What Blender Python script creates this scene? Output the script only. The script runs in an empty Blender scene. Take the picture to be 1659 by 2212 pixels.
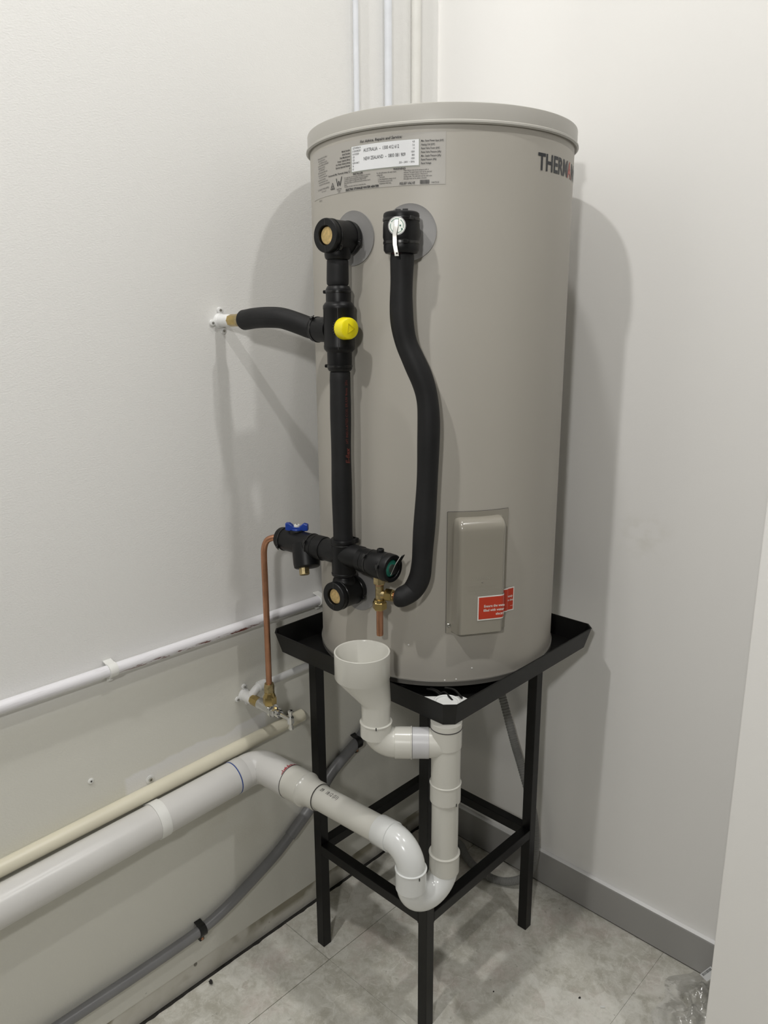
import bpy, bmesh, math, random
import numpy as np
from mathutils import Vector, Matrix

random.seed(7)
rng = np.random.default_rng(7)
S = bpy.context.scene
COL = S.collection

# ------------------------------------------------------------------ camera, exposure, world, lamps
CAM = (1.3535, -1.6149, 1.5212)
cd = bpy.data.cameras.new('camera')
cam = bpy.data.objects.new('camera', cd)
COL.objects.link(cam)
cr = Vector((0.7224, 0.6915, -0.0061)).normalized()
cf = Vector((-0.6721, 0.7000, -0.2415)).normalized()
cu = cr.cross(cf).normalized()
cr = cf.cross(cu).normalized()
cam.matrix_world = Matrix(((cr.x, cu.x, -cf.x, CAM[0]), (cr.y, cu.y, -cf.y, CAM[1]),
                           (cr.z, cu.z, -cf.z, CAM[2]), (0, 0, 0, 1)))
cd.sensor_fit = 'VERTICAL'
cd.sensor_height = 36.0
cd.lens = 1638.5 / 2212 * 36.0
cd.clip_start = 0.02
S.camera = cam
S.view_settings.view_transform = 'Standard'
S.view_settings.look = 'None'
S.view_settings.exposure = 0.0
S.view_settings.gamma = 1.0
S.view_settings.use_curve_mapping = False

w = bpy.data.worlds.new('world')
S.world = w
w.use_nodes = True
w.node_tree.nodes['Background'].inputs[0].default_value = (0.8, 0.85, 0.9, 1)
w.node_tree.nodes['Background'].inputs[1].default_value = 0.05

CEIL = 3.3
# ceiling downlights of the plant room: position, watts
LAMPS = [((0.50, -0.69), 7.5), ((0.62, -2.00), 21.5), ((1.50, -0.62), 11.5)]
WALL_LIGHT_WATTS = 12.0
WORK_LIGHT = (1.53, -2.28, 2.02)
LAMP_COLOUR = (1.0, 0.985, 0.955)

# ------------------------------------------------------------------ materials
MATS = {}


def mat(name, col, rough=0.5, metal=0.0, noise=None, bump=None, coat=0.0, spec=0.5, sheen=None, sub=None):
    """col base colour; noise=(scale, amount, detail) lightness variation; bump=(scale, strength, distance)"""
    if name in MATS:
        return MATS[name]
    m = bpy.data.materials.new(name)
    m.use_nodes = True
    nt = m.node_tree
    b = nt.nodes['Principled BSDF']
    b.inputs['Base Color'].default_value = (*col, 1)
    b.inputs['Roughness'].default_value = rough
    b.inputs['Metallic'].default_value = metal
    b.inputs['Specular IOR Level'].default_value = spec
    b.inputs['Coat Weight'].default_value = coat
    b.inputs['Coat Roughness'].default_value = 0.12
    if noise or bump:
        tc = nt.nodes.new('ShaderNodeTexCoord')
    if noise:
        n = nt.nodes.new('ShaderNodeTexNoise')
        n.inputs['Scale'].default_value = noise[0]
        n.inputs['Detail'].default_value = noise[2] if len(noise) > 2 else 4
        nt.links.new(tc.outputs['Object'], n.inputs['Vector'])
        r = nt.nodes.new('ShaderNodeMapRange')
        r.inputs[1].default_value = 0.3
        r.inputs[2].default_value = 0.7
        r.inputs[3].default_value = 1 - noise[1]
        r.inputs[4].default_value = 1 + noise[1]
        nt.links.new(n.outputs['Fac'], r.inputs[0])
        mx = nt.nodes.new('ShaderNodeVectorMath')
        mx.operation = 'SCALE'
        mx.inputs[0].default_value = col
        nt.links.new(r.outputs[0], mx.inputs['Scale'])
        nt.links.new(mx.outputs[0], b.inputs['Base Color'])
    if bump:
        n2 = nt.nodes.new('ShaderNodeTexNoise')
        n2.inputs['Scale'].default_value = bump[0]
        n2.inputs['Detail'].default_value = 3
        nt.links.new(tc.outputs['Object'], n2.inputs['Vector'])
        bp = nt.nodes.new('ShaderNodeBump')
        bp.inputs['Strength'].default_value = bump[1]
        bp.inputs['Distance'].default_value = bump[2]
        nt.links.new(n2.outputs['Fac'], bp.inputs['Height'])
        nt.links.new(bp.outputs[0], b.inputs['Normal'])
    MATS[name] = m
    return m


class NT:
    """small node-graph helper"""
    def __init__(s, name):
        s.m = bpy.data.materials.new(name); s.m.use_nodes = True
        s.nt = s.m.node_tree; s.b = s.nt.nodes['Principled BSDF']
        s.tc = s.nt.nodes.new('ShaderNodeTexCoord')
        MATS[name] = s.m

    def link(s, a, b): s.nt.links.new(a, b)

    def noise(s, scale, detail=4, rough=.5, vec=None, dist=0):
        n = s.nt.nodes.new('ShaderNodeTexNoise')
        n.inputs['Scale'].default_value = scale; n.inputs['Detail'].default_value = detail
        n.inputs['Roughness'].default_value = rough; n.inputs['Distortion'].default_value = dist
        s.link(vec or s.tc.outputs['Object'], n.inputs['Vector'])
        return n.outputs['Fac']

    def rng(s, v, a, b, c=0., d=1.):
        n = s.nt.nodes.new('ShaderNodeMapRange')
        for i, x in enumerate((a, b, c, d)): n.inputs[i + 1].default_value = x
        s.link(v, n.inputs[0]); return n.outputs[0]

    def math(s, op, a, b=None, c=None):
        n = s.nt.nodes.new('ShaderNodeMath'); n.operation = op
        for i, x in enumerate((a, b, c)):
            if x is None: continue
            if isinstance(x, (int, float)): n.inputs[i].default_value = x
            else: s.link(x, n.inputs[i])
        return n.outputs[0]

    def mix(s, f, a, b):
        n = s.nt.nodes.new('ShaderNodeMix'); n.data_type = 'RGBA'
        if isinstance(f, (int, float)): n.inputs[0].default_value = f
        else: s.link(f, n.inputs[0])
        for i, x in ((6, a), (7, b)):
            if isinstance(x, tuple): n.inputs[i].default_value = (*x, 1)
            else: s.link(x, n.inputs[i])
        return n.outputs[2]

    def xyz(s):
        n = s.nt.nodes.new('ShaderNodeSeparateXYZ'); s.link(s.tc.outputs['Object'], n.inputs[0]); return n.outputs

    def box(s, v, lo, hi, soft):
        a = s.rng(v, lo - soft, lo + soft); b = s.rng(v, hi - soft, hi + soft, 1, 0)
        return s.math('MULTIPLY', a, b)

    def bump(s, h, strength, dist):
        n = s.nt.nodes.new('ShaderNodeBump'); n.inputs['Strength'].default_value = strength
        n.inputs['Distance'].default_value = dist; s.link(h, n.inputs['Height'])
        s.link(n.outputs[0], s.b.inputs['Normal'])

    def vscale(s, vec):
        n = s.nt.nodes.new('ShaderNodeMapping'); n.inputs['Scale'].default_value = vec
        s.link(s.tc.outputs['Object'], n.inputs[0]); return n.outputs[0]


WALL = (0.80, 0.795, 0.775)


def wall_left_material():
    g = NT('painted_left_wall')
    X, Y, Z = g.xyz()
    w1 = g.noise(9, 3)
    wob = g.math('MULTIPLY', g.math('SUBTRACT', w1, .5), .05)
    Zw = g.math('ADD', Z, wob)
    # bare greyish strip left where an older pipe was taken off the wall, above the cream conduit
    strip = g.math('MULTIPLY', g.box(Y, -0.985, -0.62, .004), g.box(Zw, .56, .612, .003))
    low = g.rng(Z, .80, .86, 1, 0)
    col = g.mix(g.math('MULTIPLY', low, .8), WALL, (.71, .70, .63))
    col = g.mix(strip, col, (.80, .795, .785))
    # overpainted patch under the pipe elbow
    pat = g.math('MULTIPLY', g.box(Y, -0.80, -0.60, .05), g.box(Zw, .30, .50, .06))
    pat = g.math('MULTIPLY', pat, g.rng(g.noise(7, 3), .42, .55))
    col = g.mix(g.math('MULTIPLY', pat, .55), col, (.66, .64, .56))
    # scuffs low on the wall
    sc = g.math('MULTIPLY', g.rng(g.noise(26, 5, .6), .70, .76), g.rng(Z, .10, .42, 1, 0))
    sc = g.math('MULTIPLY', sc, g.rng(Y, -.9, -.75, 1, 0))
    col = g.mix(g.math('MULTIPLY', sc, .7), col, (.16, .15, .14))
    g.link(col, g.b.inputs['Base Color'])
    g.link(g.rng(low, 0, 1, .55, .38), g.b.inputs['Roughness'])
    g.b.inputs['Specular IOR Level'].default_value = .35
    h = g.math('ADD', g.noise(300, 2, vec=g.vscale((1, .75, 1.3))), g.math('MULTIPLY', g.noise(110, 3), .35))
    g.bump(h, .38, .0011)
    return g.m


def wall_plain_material():
    g = NT('painted_wall')
    X, Y, Z = g.xyz()
    # one faint water mark
    d = g.math('MULTIPLY', g.box(X, .58, .67, .04), g.box(Z, 1.01, 1.09, .03))
    d = g.math('MULTIPLY', d, g.rng(g.noise(22, 4), .45, .62))
    col = g.mix(g.math('MULTIPLY', d, .35), (0.90, 0.89, 0.87), (.70, .68, .60))
    g.link(col, g.b.inputs['Base Color'])
    g.b.inputs['Roughness'].default_value = .5
    g.b.inputs['Specular IOR Level'].default_value = .35
    g.bump(g.noise(220, 2), .12, .001)
    return g.m


def tile_material():
    g = NT('stone_look_tile')
    big = g.noise(3.2, 5, .6, dist=.6)
    mid = g.noise(14, 6, .65, dist=.8)
    fine = g.noise(90, 4, .6)
    col = g.mix(g.rng(big, .35, .65), (.56, .545, .475), (.74, .725, .66))
    col = g.mix(g.math('MULTIPLY', g.rng(mid, .47, .63), .75), col, (.43, .41, .34))
    col = g.mix(g.math('MULTIPLY', g.rng(g.noise(5.5, 6, .7), .52, .66), .6), col, (.62, .52, .48))
    v = g.nt.nodes.new('ShaderNodeTexVoronoi'); v.inputs['Scale'].default_value = 9
    nz = g.nt.nodes.new('ShaderNodeTexNoise'); nz.inputs['Scale'].default_value = 6; nz.inputs['Detail'].default_value = 5
    g.link(g.tc.outputs['Object'], nz.inputs['Vector'])
    ad = g.nt.nodes.new('ShaderNodeMix'); ad.data_type = 'VECTOR'; ad.inputs[0].default_value = .25
    g.link(g.tc.outputs['Object'], ad.inputs[4]); g.link(nz.outputs['Color'], ad.inputs[5])
    g.link(ad.outputs[1], v.inputs['Vector'])
    # pale fossils / pebbles: a few voronoi cells
    cell = g.nt.nodes.new('ShaderNodeSeparateColor'); g.link(v.outputs['Color'], cell.inputs[0])
    peb = g.rng(cell.outputs[0], .86, .87)
    col = g.mix(g.math('MULTIPLY', peb, .5), col, (.82, .81, .75))
    ve = g.nt.nodes.new('ShaderNodeTexVoronoi'); ve.feature = 'DISTANCE_TO_EDGE'; ve.inputs['Scale'].default_value = 7
    g.link(ad.outputs[1], ve.inputs['Vector'])
    vein = g.math('MULTIPLY', g.rng(ve.outputs['Distance'], .0, .018, 1, 0), g.rng(g.noise(8, 3), .45, .6))
    col = g.mix(g.math('MULTIPLY', vein, .55), col, (.88, .87, .81))
    v2 = g.nt.nodes.new('ShaderNodeTexNoise'); v2.inputs['Scale'].default_value = 22; v2.inputs['Detail'].default_value = 8
    v2.inputs['Distortion'].default_value = 2.2; g.link(g.tc.outputs['Object'], v2.inputs['Vector'])
    ridge = g.math('ABSOLUTE', g.math('SUBTRACT', v2.outputs['Fac'], .5))
    col = g.mix(g.math('MULTIPLY', g.rng(ridge, .0, .02, 1, 0), .38), col, (.87, .855, .80))
    spots = g.rng(g.noise(45, 3, .6), .66, .72)
    col = g.mix(g.math('MULTIPLY', spots, .7), col, (.29, .27, .22))
    grain = g.noise(38, 9, .72, dist=.5)
    col = g.mix(g.math('MULTIPLY', g.rng(grain, .50, .62), .40), col, (.46, .44, .37))
    col = g.mix(g.math('MULTIPLY', g.rng(grain, .50, .38), .35), col, (.86, .85, .80))
    col = g.mix(g.math('MULTIPLY', fine, .22), col, (.82, .805, .74))
    g.link(col, g.b.inputs['Base Color'])
    g.b.inputs['Roughness'].default_value = .42
    g.b.inputs['Specular IOR Level'].default_value = .4
    g.bump(fine, .08, .0006)
    return g.m


def plaster_strip_material():
    g = NT('raw_render_strip')
    X, Y, Z = g.xyz()
    col = g.mix(g.rng(g.noise(18, 5), .35, .65), (.62, .60, .53), (.70, .68, .62))
    res = g.math('MULTIPLY', g.rng(g.noise(6, 3), .50, .56), g.rng(Z, .022, .036))
    col = g.mix(res, col, (.34, .315, .24))
    cr_ = g.rng(g.noise(30, 4), .68, .72)
    col = g.mix(g.math('MULTIPLY', cr_, .8), col, (.09, .08, .06))
    g.link(col, g.b.inputs['Base Color']); g.b.inputs['Roughness'].default_value = .7
    g.bump(g.noise(70, 5), .5, .002)
    return g.m


def scraped_pipe_material():
    g = NT('white_painted_copper')
    X, Y, Z = g.xyz()
    n = g.noise(24, 5, .65, vec=g.vscale((6, 1, 6)))
    zone = g.math('MULTIPLY', g.box(Y, -.17, .16, .04), g.math('MULTIPLY', g.rng(Z, -.0035, .0005, 1, 0), g.rng(X, .001, .006)))
    sc = g.math('MULTIPLY', zone, g.rng(n, .51, .55))
    n2 = g.noise(55, 4, .6, vec=g.vscale((6, .35, 6)))
    col = g.mix(g.math('MULTIPLY', g.rng(n2, .56, .72), .35), (.80, .79, .82), (.50, .48, .50))
    col = g.mix(sc, col, (.16, .045, .035))
    g.link(col, g.b.inputs['Base Color']); g.b.inputs['Roughness'].default_value = .42
    g.bump(n2, .3, .001)
    return g.m


M_WALL_L = wall_left_material()
M_WALL = wall_plain_material()
M_TILE = tile_material()
M_STRIP = plaster_strip_material()
M_CUPAINT = scraped_pipe_material()
M_FAR = mat('dark_grey_wall_paint', (.11, .11, .105), .7, bump=(160, .1, .001))
M_CEIL = mat('ceiling_paint', (.30, .30, .29), .7, bump=(120, .1, .001))
M_GROUT = mat('grey_grout', (.24, .23, .20), .9, noise=(60, .3))
M_GAP = mat('dark_gap', (.03, .028, .025), .95, noise=(90, .4))
M_SKIRT = mat('grey_skirting_paint', (.36, .355, .345), .38, noise=(5, .03))
M_TANK = mat('beige_tank_enamel', (.415, .392, .348), .47, noise=(3, .015), bump=(14, .03, .002))
M_COVER = mat('taupe_cover_enamel', (.30, .28, .235), .22, noise=(4, .02), coat=.3)
M_LID = mat('beige_lid_enamel', (.43, .415, .38), .38, noise=(3, .015))
M_RING = mat('grey_metal_edge', (.22, .21, .19), .35, metal=.3, noise=(20, .05))
M_ESC = mat('grey_rubber_washer', (.25, .245, .24), .45, noise=(30, .04))
M_BLACK = mat('black_moulded_foam', (.0055, .0055, .006), .42, spec=.3, noise=(25, .2), bump=(420, .12, .0005))
M_BLACKG = mat('black_nylon', (.007, .007, .007), .28, noise=(25, .2))
M_FOAM = mat('black_foam_lagging', (.0105, .0105, .011), .6, spec=.3, noise=(16, .25), bump=(600, .25, .0006))
M_TRAY = mat('black_plastic_tray', (.006, .006, .0058), .45, spec=.3, noise=(20, .15), bump=(260, .15, .0005))
M_STEEL = mat('black_powdercoat_steel', (.004, .004, .0042), .36, spec=.3, noise=(30, .2), bump=(500, .1, .0004))
M_BRASS = mat('brass', (.53, .40, .17), .30, metal=1.0, noise=(60, .12), bump=(200, .1, .0004))
M_BRASSR = mat('rough_brass', (.47, .38, .21), .45, metal=1.0, noise=(160, .25), bump=(300, .3, .0006))
M_COPPER = mat('copper_tube', (.53, .275, .17), .40, metal=1.0, noise=(25, .18))
M_CHROME = mat('chrome', (.66, .66, .65), .14, metal=1.0, noise=(40, .05))
M_STEELB = mat('brushed_steel', (.47, .465, .44), .36, metal=1.0, noise=(60, .1))
M_YEL = mat('yellow_plastic', (.86, .74, .008), .32, noise=(20, .04))
M_BLUE = mat('blue_plastic', (.012, .050, .32), .34, noise=(20, .1))
M_GREEN = mat('green_plastic', (.012, .15, .105), .5, noise=(80, .3))
M_WHITEP = mat('white_painted_metal', (.76, .76, .75), .40, noise=(30, .07), bump=(120, .3, .001))
M_PVC = mat('white_pvc', (.62, .61, .56), .26, noise=(6, .03), bump=(25, .03, .001), coat=.15)
M_PVCW = mat('bright_white_pvc', (.72, .73, .72), .20, noise=(6, .02), coat=.2)
M_PVCG = mat('pale_grey_pvc', (.56, .56, .57), .28, noise=(8, .03))
M_PVCWALL = mat('drain_pipe_pvc', (.66, .65, .63), .30, noise=(9, .04), bump=(18, .04, .001))
M_CREAM = mat('cream_conduit', (.74, .70, .56), .34, noise=(8, .04))
M_GREYC = mat('grey_conduit', (.20, .20, .205), .36, noise=(12, .08))
M_GREYF = mat('grey_flexible_conduit', (.27, .27, .26), .5, noise=(12, .08))
M_CLIP = mat('white_plastic_clip', (.80, .80, .77), .35, noise=(20, .03))
M_VPIPE = mat('white_painted_riser', (.74, .76, .80), .40, noise=(20, .05), bump=(70, .2, .001))
M_VCON = mat('white_riser_conduit', (.76, .75, .71), .38, noise=(20, .03))
M_INK = mat('black_print', (.018, .018, .02), .5, noise=(90, .15))
M_DARKINK = mat('charcoal_lettering', (.022, .025, .03), .45, noise=(60, .1))
M_REDINK = mat('red_lettering', (.42, .09, .07), .45, noise=(60, .1))
M_DIMRED = mat('dull_red_print', (.11, .022, .016), .6, noise=(120, .4))
M_LABEL = mat('silver_grey_label', (.415, .397, .365), .45, noise=(10, .02))
M_LABELW = mat('white_label', (.78, .79, .80), .38, noise=(14, .03))
M_FRAME = mat('label_window_frame', (.30, .31, .27), .4, noise=(30, .05))
M_RED = mat('red_sticker', (.50, .042, .016), .38, noise=(14, .04))
M_STW = mat('sticker_white', (.78, .77, .73), .4, noise=(20, .03))
M_WATER = mat('white_speck', (.8, .8, .78), .3, noise=(20, .03))
M_PEBBLE = mat('dark_grit', (.03, .028, .025), .8, noise=(60, .3))
M_SEAL = mat('blue_pen_line', (.012, .05, .25), .5, noise=(60, .2))
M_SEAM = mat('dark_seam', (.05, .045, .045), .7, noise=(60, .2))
M_REDMARK = mat('red_primer', (.36, .07, .08), .5, noise=(60, .3))
M_PLUG = mat('brass_plug_face', (.60, .44, .20), .55, metal=.55, noise=(220, .2))
M_DIAL = mat('dial_face', (.36, .37, .345), .42, metal=.7, noise=(90, .12))

# ------------------------------------------------------------------ mesh helpers


def V3(a): return np.array(a, float)


class MB:
    """collects vertices and faces (world coordinates) for one mesh"""
    def __init__(s): s.v = []; s.f = []

    def add(s, v, f):
        o = len(s.v); s.v.extend([tuple(map(float, p)) for p in v]); s.f.extend([tuple(i + o for i in q) for q in f]); return s

    def lathe(s, prof, o, ax, seg=40, ref=None, cap0=True, cap1=True, ang=None):
        """prof [(t, r)] along axis ax from origin o"""
        o = V3(o); ax = V3(ax); ax = ax / np.linalg.norm(ax)
        ref = V3(ref) if ref is not None else (V3((0, 0, 1)) if abs(ax[2]) < .9 else V3((1, 0, 0)))
        e1 = ref - ax * (ref @ ax); e1 /= np.linalg.norm(e1); e2 = np.cross(ax, e1)
        v = []; f = []
        for t, r in prof:
            for k in range(seg):
                a = 2 * math.pi * k / seg
                v.append(o + ax * t + (e1 * math.cos(a) + e2 * math.sin(a)) * r)
        n = len(prof)
        for i in range(n - 1):
            for k in range(seg):
                k2 = (k + 1) % seg
                f.append((i * seg + k, i * seg + k2, (i + 1) * seg + k2, (i + 1) * seg + k))
        if cap0: f.append(tuple(range(seg - 1, -1, -1)))
        if cap1: f.append(tuple((n - 1) * seg + k for k in range(seg)))
        return s.add(v, f)

    def tube(s, pts, r, seg=24, cap=True, radii=None):
        pts = [V3(p) for p in pts]; n = len(pts)
        T = []
        for i in range(n):
            a = pts[min(i + 1, n - 1)] - pts[max(i - 1, 0)]; T.append(a / np.linalg.norm(a))
        up = V3((0, 0, 1)) if abs(T[0][2]) < .9 else V3((1, 0, 0))
        e1 = up - T[0] * (up @ T[0]); e1 /= np.linalg.norm(e1)
        v = []; f = []
        for i in range(n):
            e1 = e1 - T[i] * (e1 @ T[i]); e1 /= np.linalg.norm(e1); e2 = np.cross(T[i], e1)
            rr = radii[i] if radii is not None else r
            for k in range(seg):
                a = 2 * math.pi * k / seg
                v.append(pts[i] + (e1 * math.cos(a) + e2 * math.sin(a)) * rr)
        for i in range(n - 1):
            for k in range(seg):
                k2 = (k + 1) % seg
                f.append((i * seg + k, i * seg + k2, (i + 1) * seg + k2, (i + 1) * seg + k))
        if cap:
            f.append(tuple(range(seg - 1, -1, -1))); f.append(tuple((n - 1) * seg + k for k in range(seg)))
        return s.add(v, f)

    def box(s, lo, hi):
        x0, y0, z0 = lo; x1, y1, z1 = hi
        v = [(x0, y0, z0), (x1, y0, z0), (x1, y1, z0), (x0, y1, z0), (x0, y0, z1), (x1, y0, z1), (x1, y1, z1), (x0, y1, z1)]
        return s.add(v, [(3, 2, 1, 0), (4, 5, 6, 7), (0, 1, 5, 4), (1, 2, 6, 5), (2, 3, 7, 6), (3, 0, 4, 7)])

    def obox(s, c, ax, ay, az, hx, hy, hz):
        """oriented box, centre c, half sizes along unit axes"""
        c, ax, ay, az = map(V3, (c, ax, ay, az))
        v = [c + ax * hx * i + ay * hy * j + az * hz * k for k in (-1, 1) for j in (-1, 1) for i in (-1, 1)]
        return s.add(v, [(2, 3, 1, 0), (4, 5, 7, 6), (0, 1, 5, 4), (1, 3, 7, 5), (3, 2, 6, 7), (2, 0, 4, 6)])

    def prism(s, poly, o, ax, ay, az, h):
        """2-D polygon extruded h along az"""
        o, ax, ay, az = map(V3, (o, ax, ay, az)); n = len(poly)
        v = [o + ax * x + ay * y for x, y in poly] + [o + ax * x + ay * y + az * h for x, y in poly]
        f = [tuple(range(n - 1, -1, -1)), tuple(range(n, 2 * n))] + [(i, (i + 1) % n, n + (i + 1) % n, n + i) for i in range(n)]
        return s.add(v, f)

    def build(s, name, material, parent=None, smooth=35, bevel=0, seg=2):
        me = bpy.data.meshes.new(name)
        off = Vector((0, 0, 0))
        p = parent
        while p is not None:
            off += p.location; p = p.parent
        me.from_pydata([(a - off.x, b - off.y, c - off.z) for a, b, c in s.v], [], s.f)
        bm = bmesh.new(); bm.from_mesh(me)
        bmesh.ops.recalc_face_normals(bm, faces=bm.faces)
        bm.to_mesh(me); bm.free()
        if smooth:
            me.polygons.foreach_set('use_smooth', [True] * len(me.polygons))
            me.set_sharp_from_angle(angle=math.radians(smooth))
        me.materials.append(material)
        o = bpy.data.objects.new(name, me)
        COL.objects.link(o)
        if parent: o.parent = parent
        if bevel:
            md = o.modifiers.new('bevel', 'BEVEL'); md.width = bevel; md.segments = seg; md.limit_method = 'ANGLE'
            md.angle_limit = math.radians(40)
        return o


def thing(name, label, cat, loc, group=None):
    o = bpy.data.objects.new(name, None); COL.objects.link(o)
    o.location = loc; o['label'] = label; o['category'] = cat; o.empty_display_size = .05
    if group: o['group'] = group
    return o


def tag(o, label, cat, group=None):
    o['label'] = label; o['category'] = cat
    if group: o['group'] = group
    return o


def struct(o):
    o['kind'] = 'structure'; return o


def arcpath(pts, rad, n=10):
    """polyline with rounded corners"""
    pts = [V3(p) for p in pts]; out = [pts[0]]
    for i in range(1, len(pts) - 1):
        r = rad[i - 1] if isinstance(rad, (list, tuple)) else rad
        a = pts[i - 1] - pts[i]; b = pts[i + 1] - pts[i]
        la, lb = np.linalg.norm(a), np.linalg.norm(b); a /= la; b /= lb
        th = math.acos(max(-1, min(1, a @ b)))
        d = min(r / math.tan(th / 2), la * .98, lb * .98); rr = d * math.tan(th / 2)
        bis = a + b; bis /= np.linalg.norm(bis); c = pts[i] + bis * (rr / math.sin(th / 2))
        p0 = pts[i] + a * d; p1 = pts[i] + b * d
        u = (p0 - c) / rr; w_ = (p1 - c); w_ = w_ - u * (w_ @ u); w_ /= np.linalg.norm(w_)
        for k in range(n + 1):
            t = (math.pi - th) * k / n
            out.append(c + rr * (u * math.cos(t) + w_ * math.sin(t)))
    out.append(pts[-1]); return out


def spline(pts, n=8):
    """Catmull-Rom through points"""
    P = [V3(p) for p in pts]; P = [2 * P[0] - P[1]] + P + [2 * P[-1] - P[-2]]; out = []
    for i in range(1, len(P) - 2):
        for k in range(n):
            t = k / n
            out.append(.5 * (2 * P[i] + (P[i + 1] - P[i - 1]) * t + (2 * P[i - 1] - 5 * P[i] + 4 * P[i + 1] - P[i + 2]) * t * t
                             + (-P[i - 1] + 3 * P[i] - 3 * P[i + 1] + P[i + 2]) * t ** 3))
    out.append(P[-2]); return out


def band(name, o, ax, r, width, th, m, parent, seg=40):
    """thin ring standing proud of a pipe"""
    b = MB().lathe([(-width / 2, r - .0005), (-width / 2, r + th), (width / 2, r + th), (width / 2, r - .0005)], o, ax, seg, cap0=False, cap1=False)
    return b.build(name, m, parent)


def tie(o, ax, r, head, parent, width=.0036, m=None):
    """cable tie: strap and locking head at direction head"""
    o = V3(o); ax = V3(ax) / np.linalg.norm(ax); head = V3(head); head = head - ax * (head @ ax); head /= np.linalg.norm(head)
    side = np.cross(ax, head)
    b = MB().lathe([(-width / 2, r - .0006), (-width / 2, r + .0011), (width / 2, r + .0011), (width / 2, r - .0006)], o, ax, 40, cap0=False, cap1=False)
    b.obox(o + head * (r + .0022), side, ax, head, .0034, .0030, .0026)
    b.obox(o + head * (r + .0035) + side * .005, side, ax, head, .0022, .0014, .0007)
    return b.build('cable_tie', m or M_BLACKG, parent, bevel=.0004, seg=1)


def text_mesh(body, size, align='LEFT', shear=0., bold=0., res=2, xscale=1., track=1.):
    c = bpy.data.curves.new('text', 'FONT')
    c.body = body; c.size = size; c.align_x = align; c.shear = shear; c.offset = bold; c.resolution_u = res
    c.space_character = track
    o = bpy.data.objects.new('text', c); COL.objects.link(o)
    dg = bpy.context.evaluated_depsgraph_get(); dg.update()
    me = bpy.data.meshes.new_from_object(o.evaluated_get(dg))
    v = [(p.co.x * xscale, p.co.y) for p in me.vertices]; f = [tuple(p.vertices) for p in me.polygons]
    bpy.data.objects.remove(o); bpy.data.curves.remove(c); bpy.data.meshes.remove(me)
    return v, f


def put_text(name, lines, mapf, m, parent, **kw):
    """lines [(body, x, y, size, align)]; mapf(x, y) -> world point; one printed layer"""
    mb = MB()
    for ln in lines:
        body, x, y, size, al = ln[:5]; k = dict(kw)
        if len(ln) > 5: k.update(ln[5])
        v, f = text_mesh(body, size, al, **k)
        mb.add([mapf(x + a, y + b) for a, b in v], f)
    return mb.build(name, m, parent, smooth=0)


# ------------------------------------------------------------------ the room
ROOM_X, ROOM_Y = 3.2, -4.2
NIB_X, NIB_Y = 0.981, -0.35
SK = .057   # top of the raw strip at the foot of the left wall

fl = struct(MB().box((-.1, ROOM_Y, -.03), (ROOM_X, .1, -.004)).build('floor', M_GROUT, smooth=0))
xs = [.0092, .1790, .7665, 1.354, 1.9415, 2.529, 3.1165]
ys = [-.011, -.5965, -1.184, -1.7715, -2.359, -2.9465, -3.534]
k = 0
for i in range(len(xs) - 1):
    for j in range(len(ys) - 1):
        gx0, gx1 = (.0009 if i == 1 else .0003), (.0009 if i == 0 else .0003)
        gy = .0009 if i == 0 else .0004
        x0, x1, y1, y0 = xs[i] + gx0, xs[i + 1] - gx1, ys[j] - gy, ys[j + 1] + gy
        b = MB()
        if i == 0:   # cut edge along the left wall is chipped
            n = 40; r2 = np.random.default_rng(j)
            e = [(x0 + abs(r2.normal() * .0009) + (.0025 * (r2.random() > .93)), y0 + (y1 - y0) * t / n) for t in range(n + 1)]
            poly = [(x1, y0), (x1, y1)] + e[::-1]
            b.prism(poly, (0, 0, -.009), (1, 0, 0), (0, 1, 0), (0, 0, 1), .009)
        else:
            b.box((x0, y0, -.009), (x1, y1, 0))
        b.build('tile', M_TILE, fl, smooth=0)

struct(MB().box((-.004, ROOM_Y, -.006), (.0165, 0, -.0038)).build('trim_3', M_GAP, smooth=0))
struct(MB().box((-.1, ROOM_Y, SK), (0, .1, CEIL)).build('wall_left', M_WALL_L, smooth=0))
# raw strip below the paint line, its upper edge uneven
n = 120
top = []
for i in range(n + 1):
    y = ROOM_Y + (0 - ROOM_Y) * i / n
    top.append((y, SK + .002 + .0015 * math.sin(i * 1.3)))
struct(MB().prism([(ROOM_Y, -.004), (0, -.004)] + [(y, z) for y, z in top[::-1]], (-.06, 0, 0), (0, 1, 0), (0, 0, 1), (1, 0, 0), .0572)
       .build('trim_1', M_STRIP, smooth=0))
struct(MB().box((-.1, 0, 0), (ROOM_X, .1, CEIL)).build('wall_right', M_WALL, smooth=0))
struct(MB().box((NIB_X, NIB_Y, 0), (ROOM_X, NIB_Y + .09, CEIL)).build('wall_front', M_WALL, smooth=0, bevel=.002))
struct(MB().box((ROOM_X, ROOM_Y, 0), (ROOM_X + .1, .1, CEIL)).build('wall_side', M_FAR, smooth=0))
struct(MB().box((-.1, ROOM_Y - .1, 0), (ROOM_X, ROOM_Y, CEIL)).build('wall_back', M_FAR, smooth=0))
struct(MB().box((-.1, ROOM_Y, CEIL), (ROOM_X, .1, CEIL + .1)).build('ceiling', M_CEIL, smooth=0))
# flush trim strip in the corner above the tank
struct(MB().box((.0, -.002, .0), (.0012, .0, CEIL)).build('trim_2', M_WALL, smooth=0))
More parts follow.
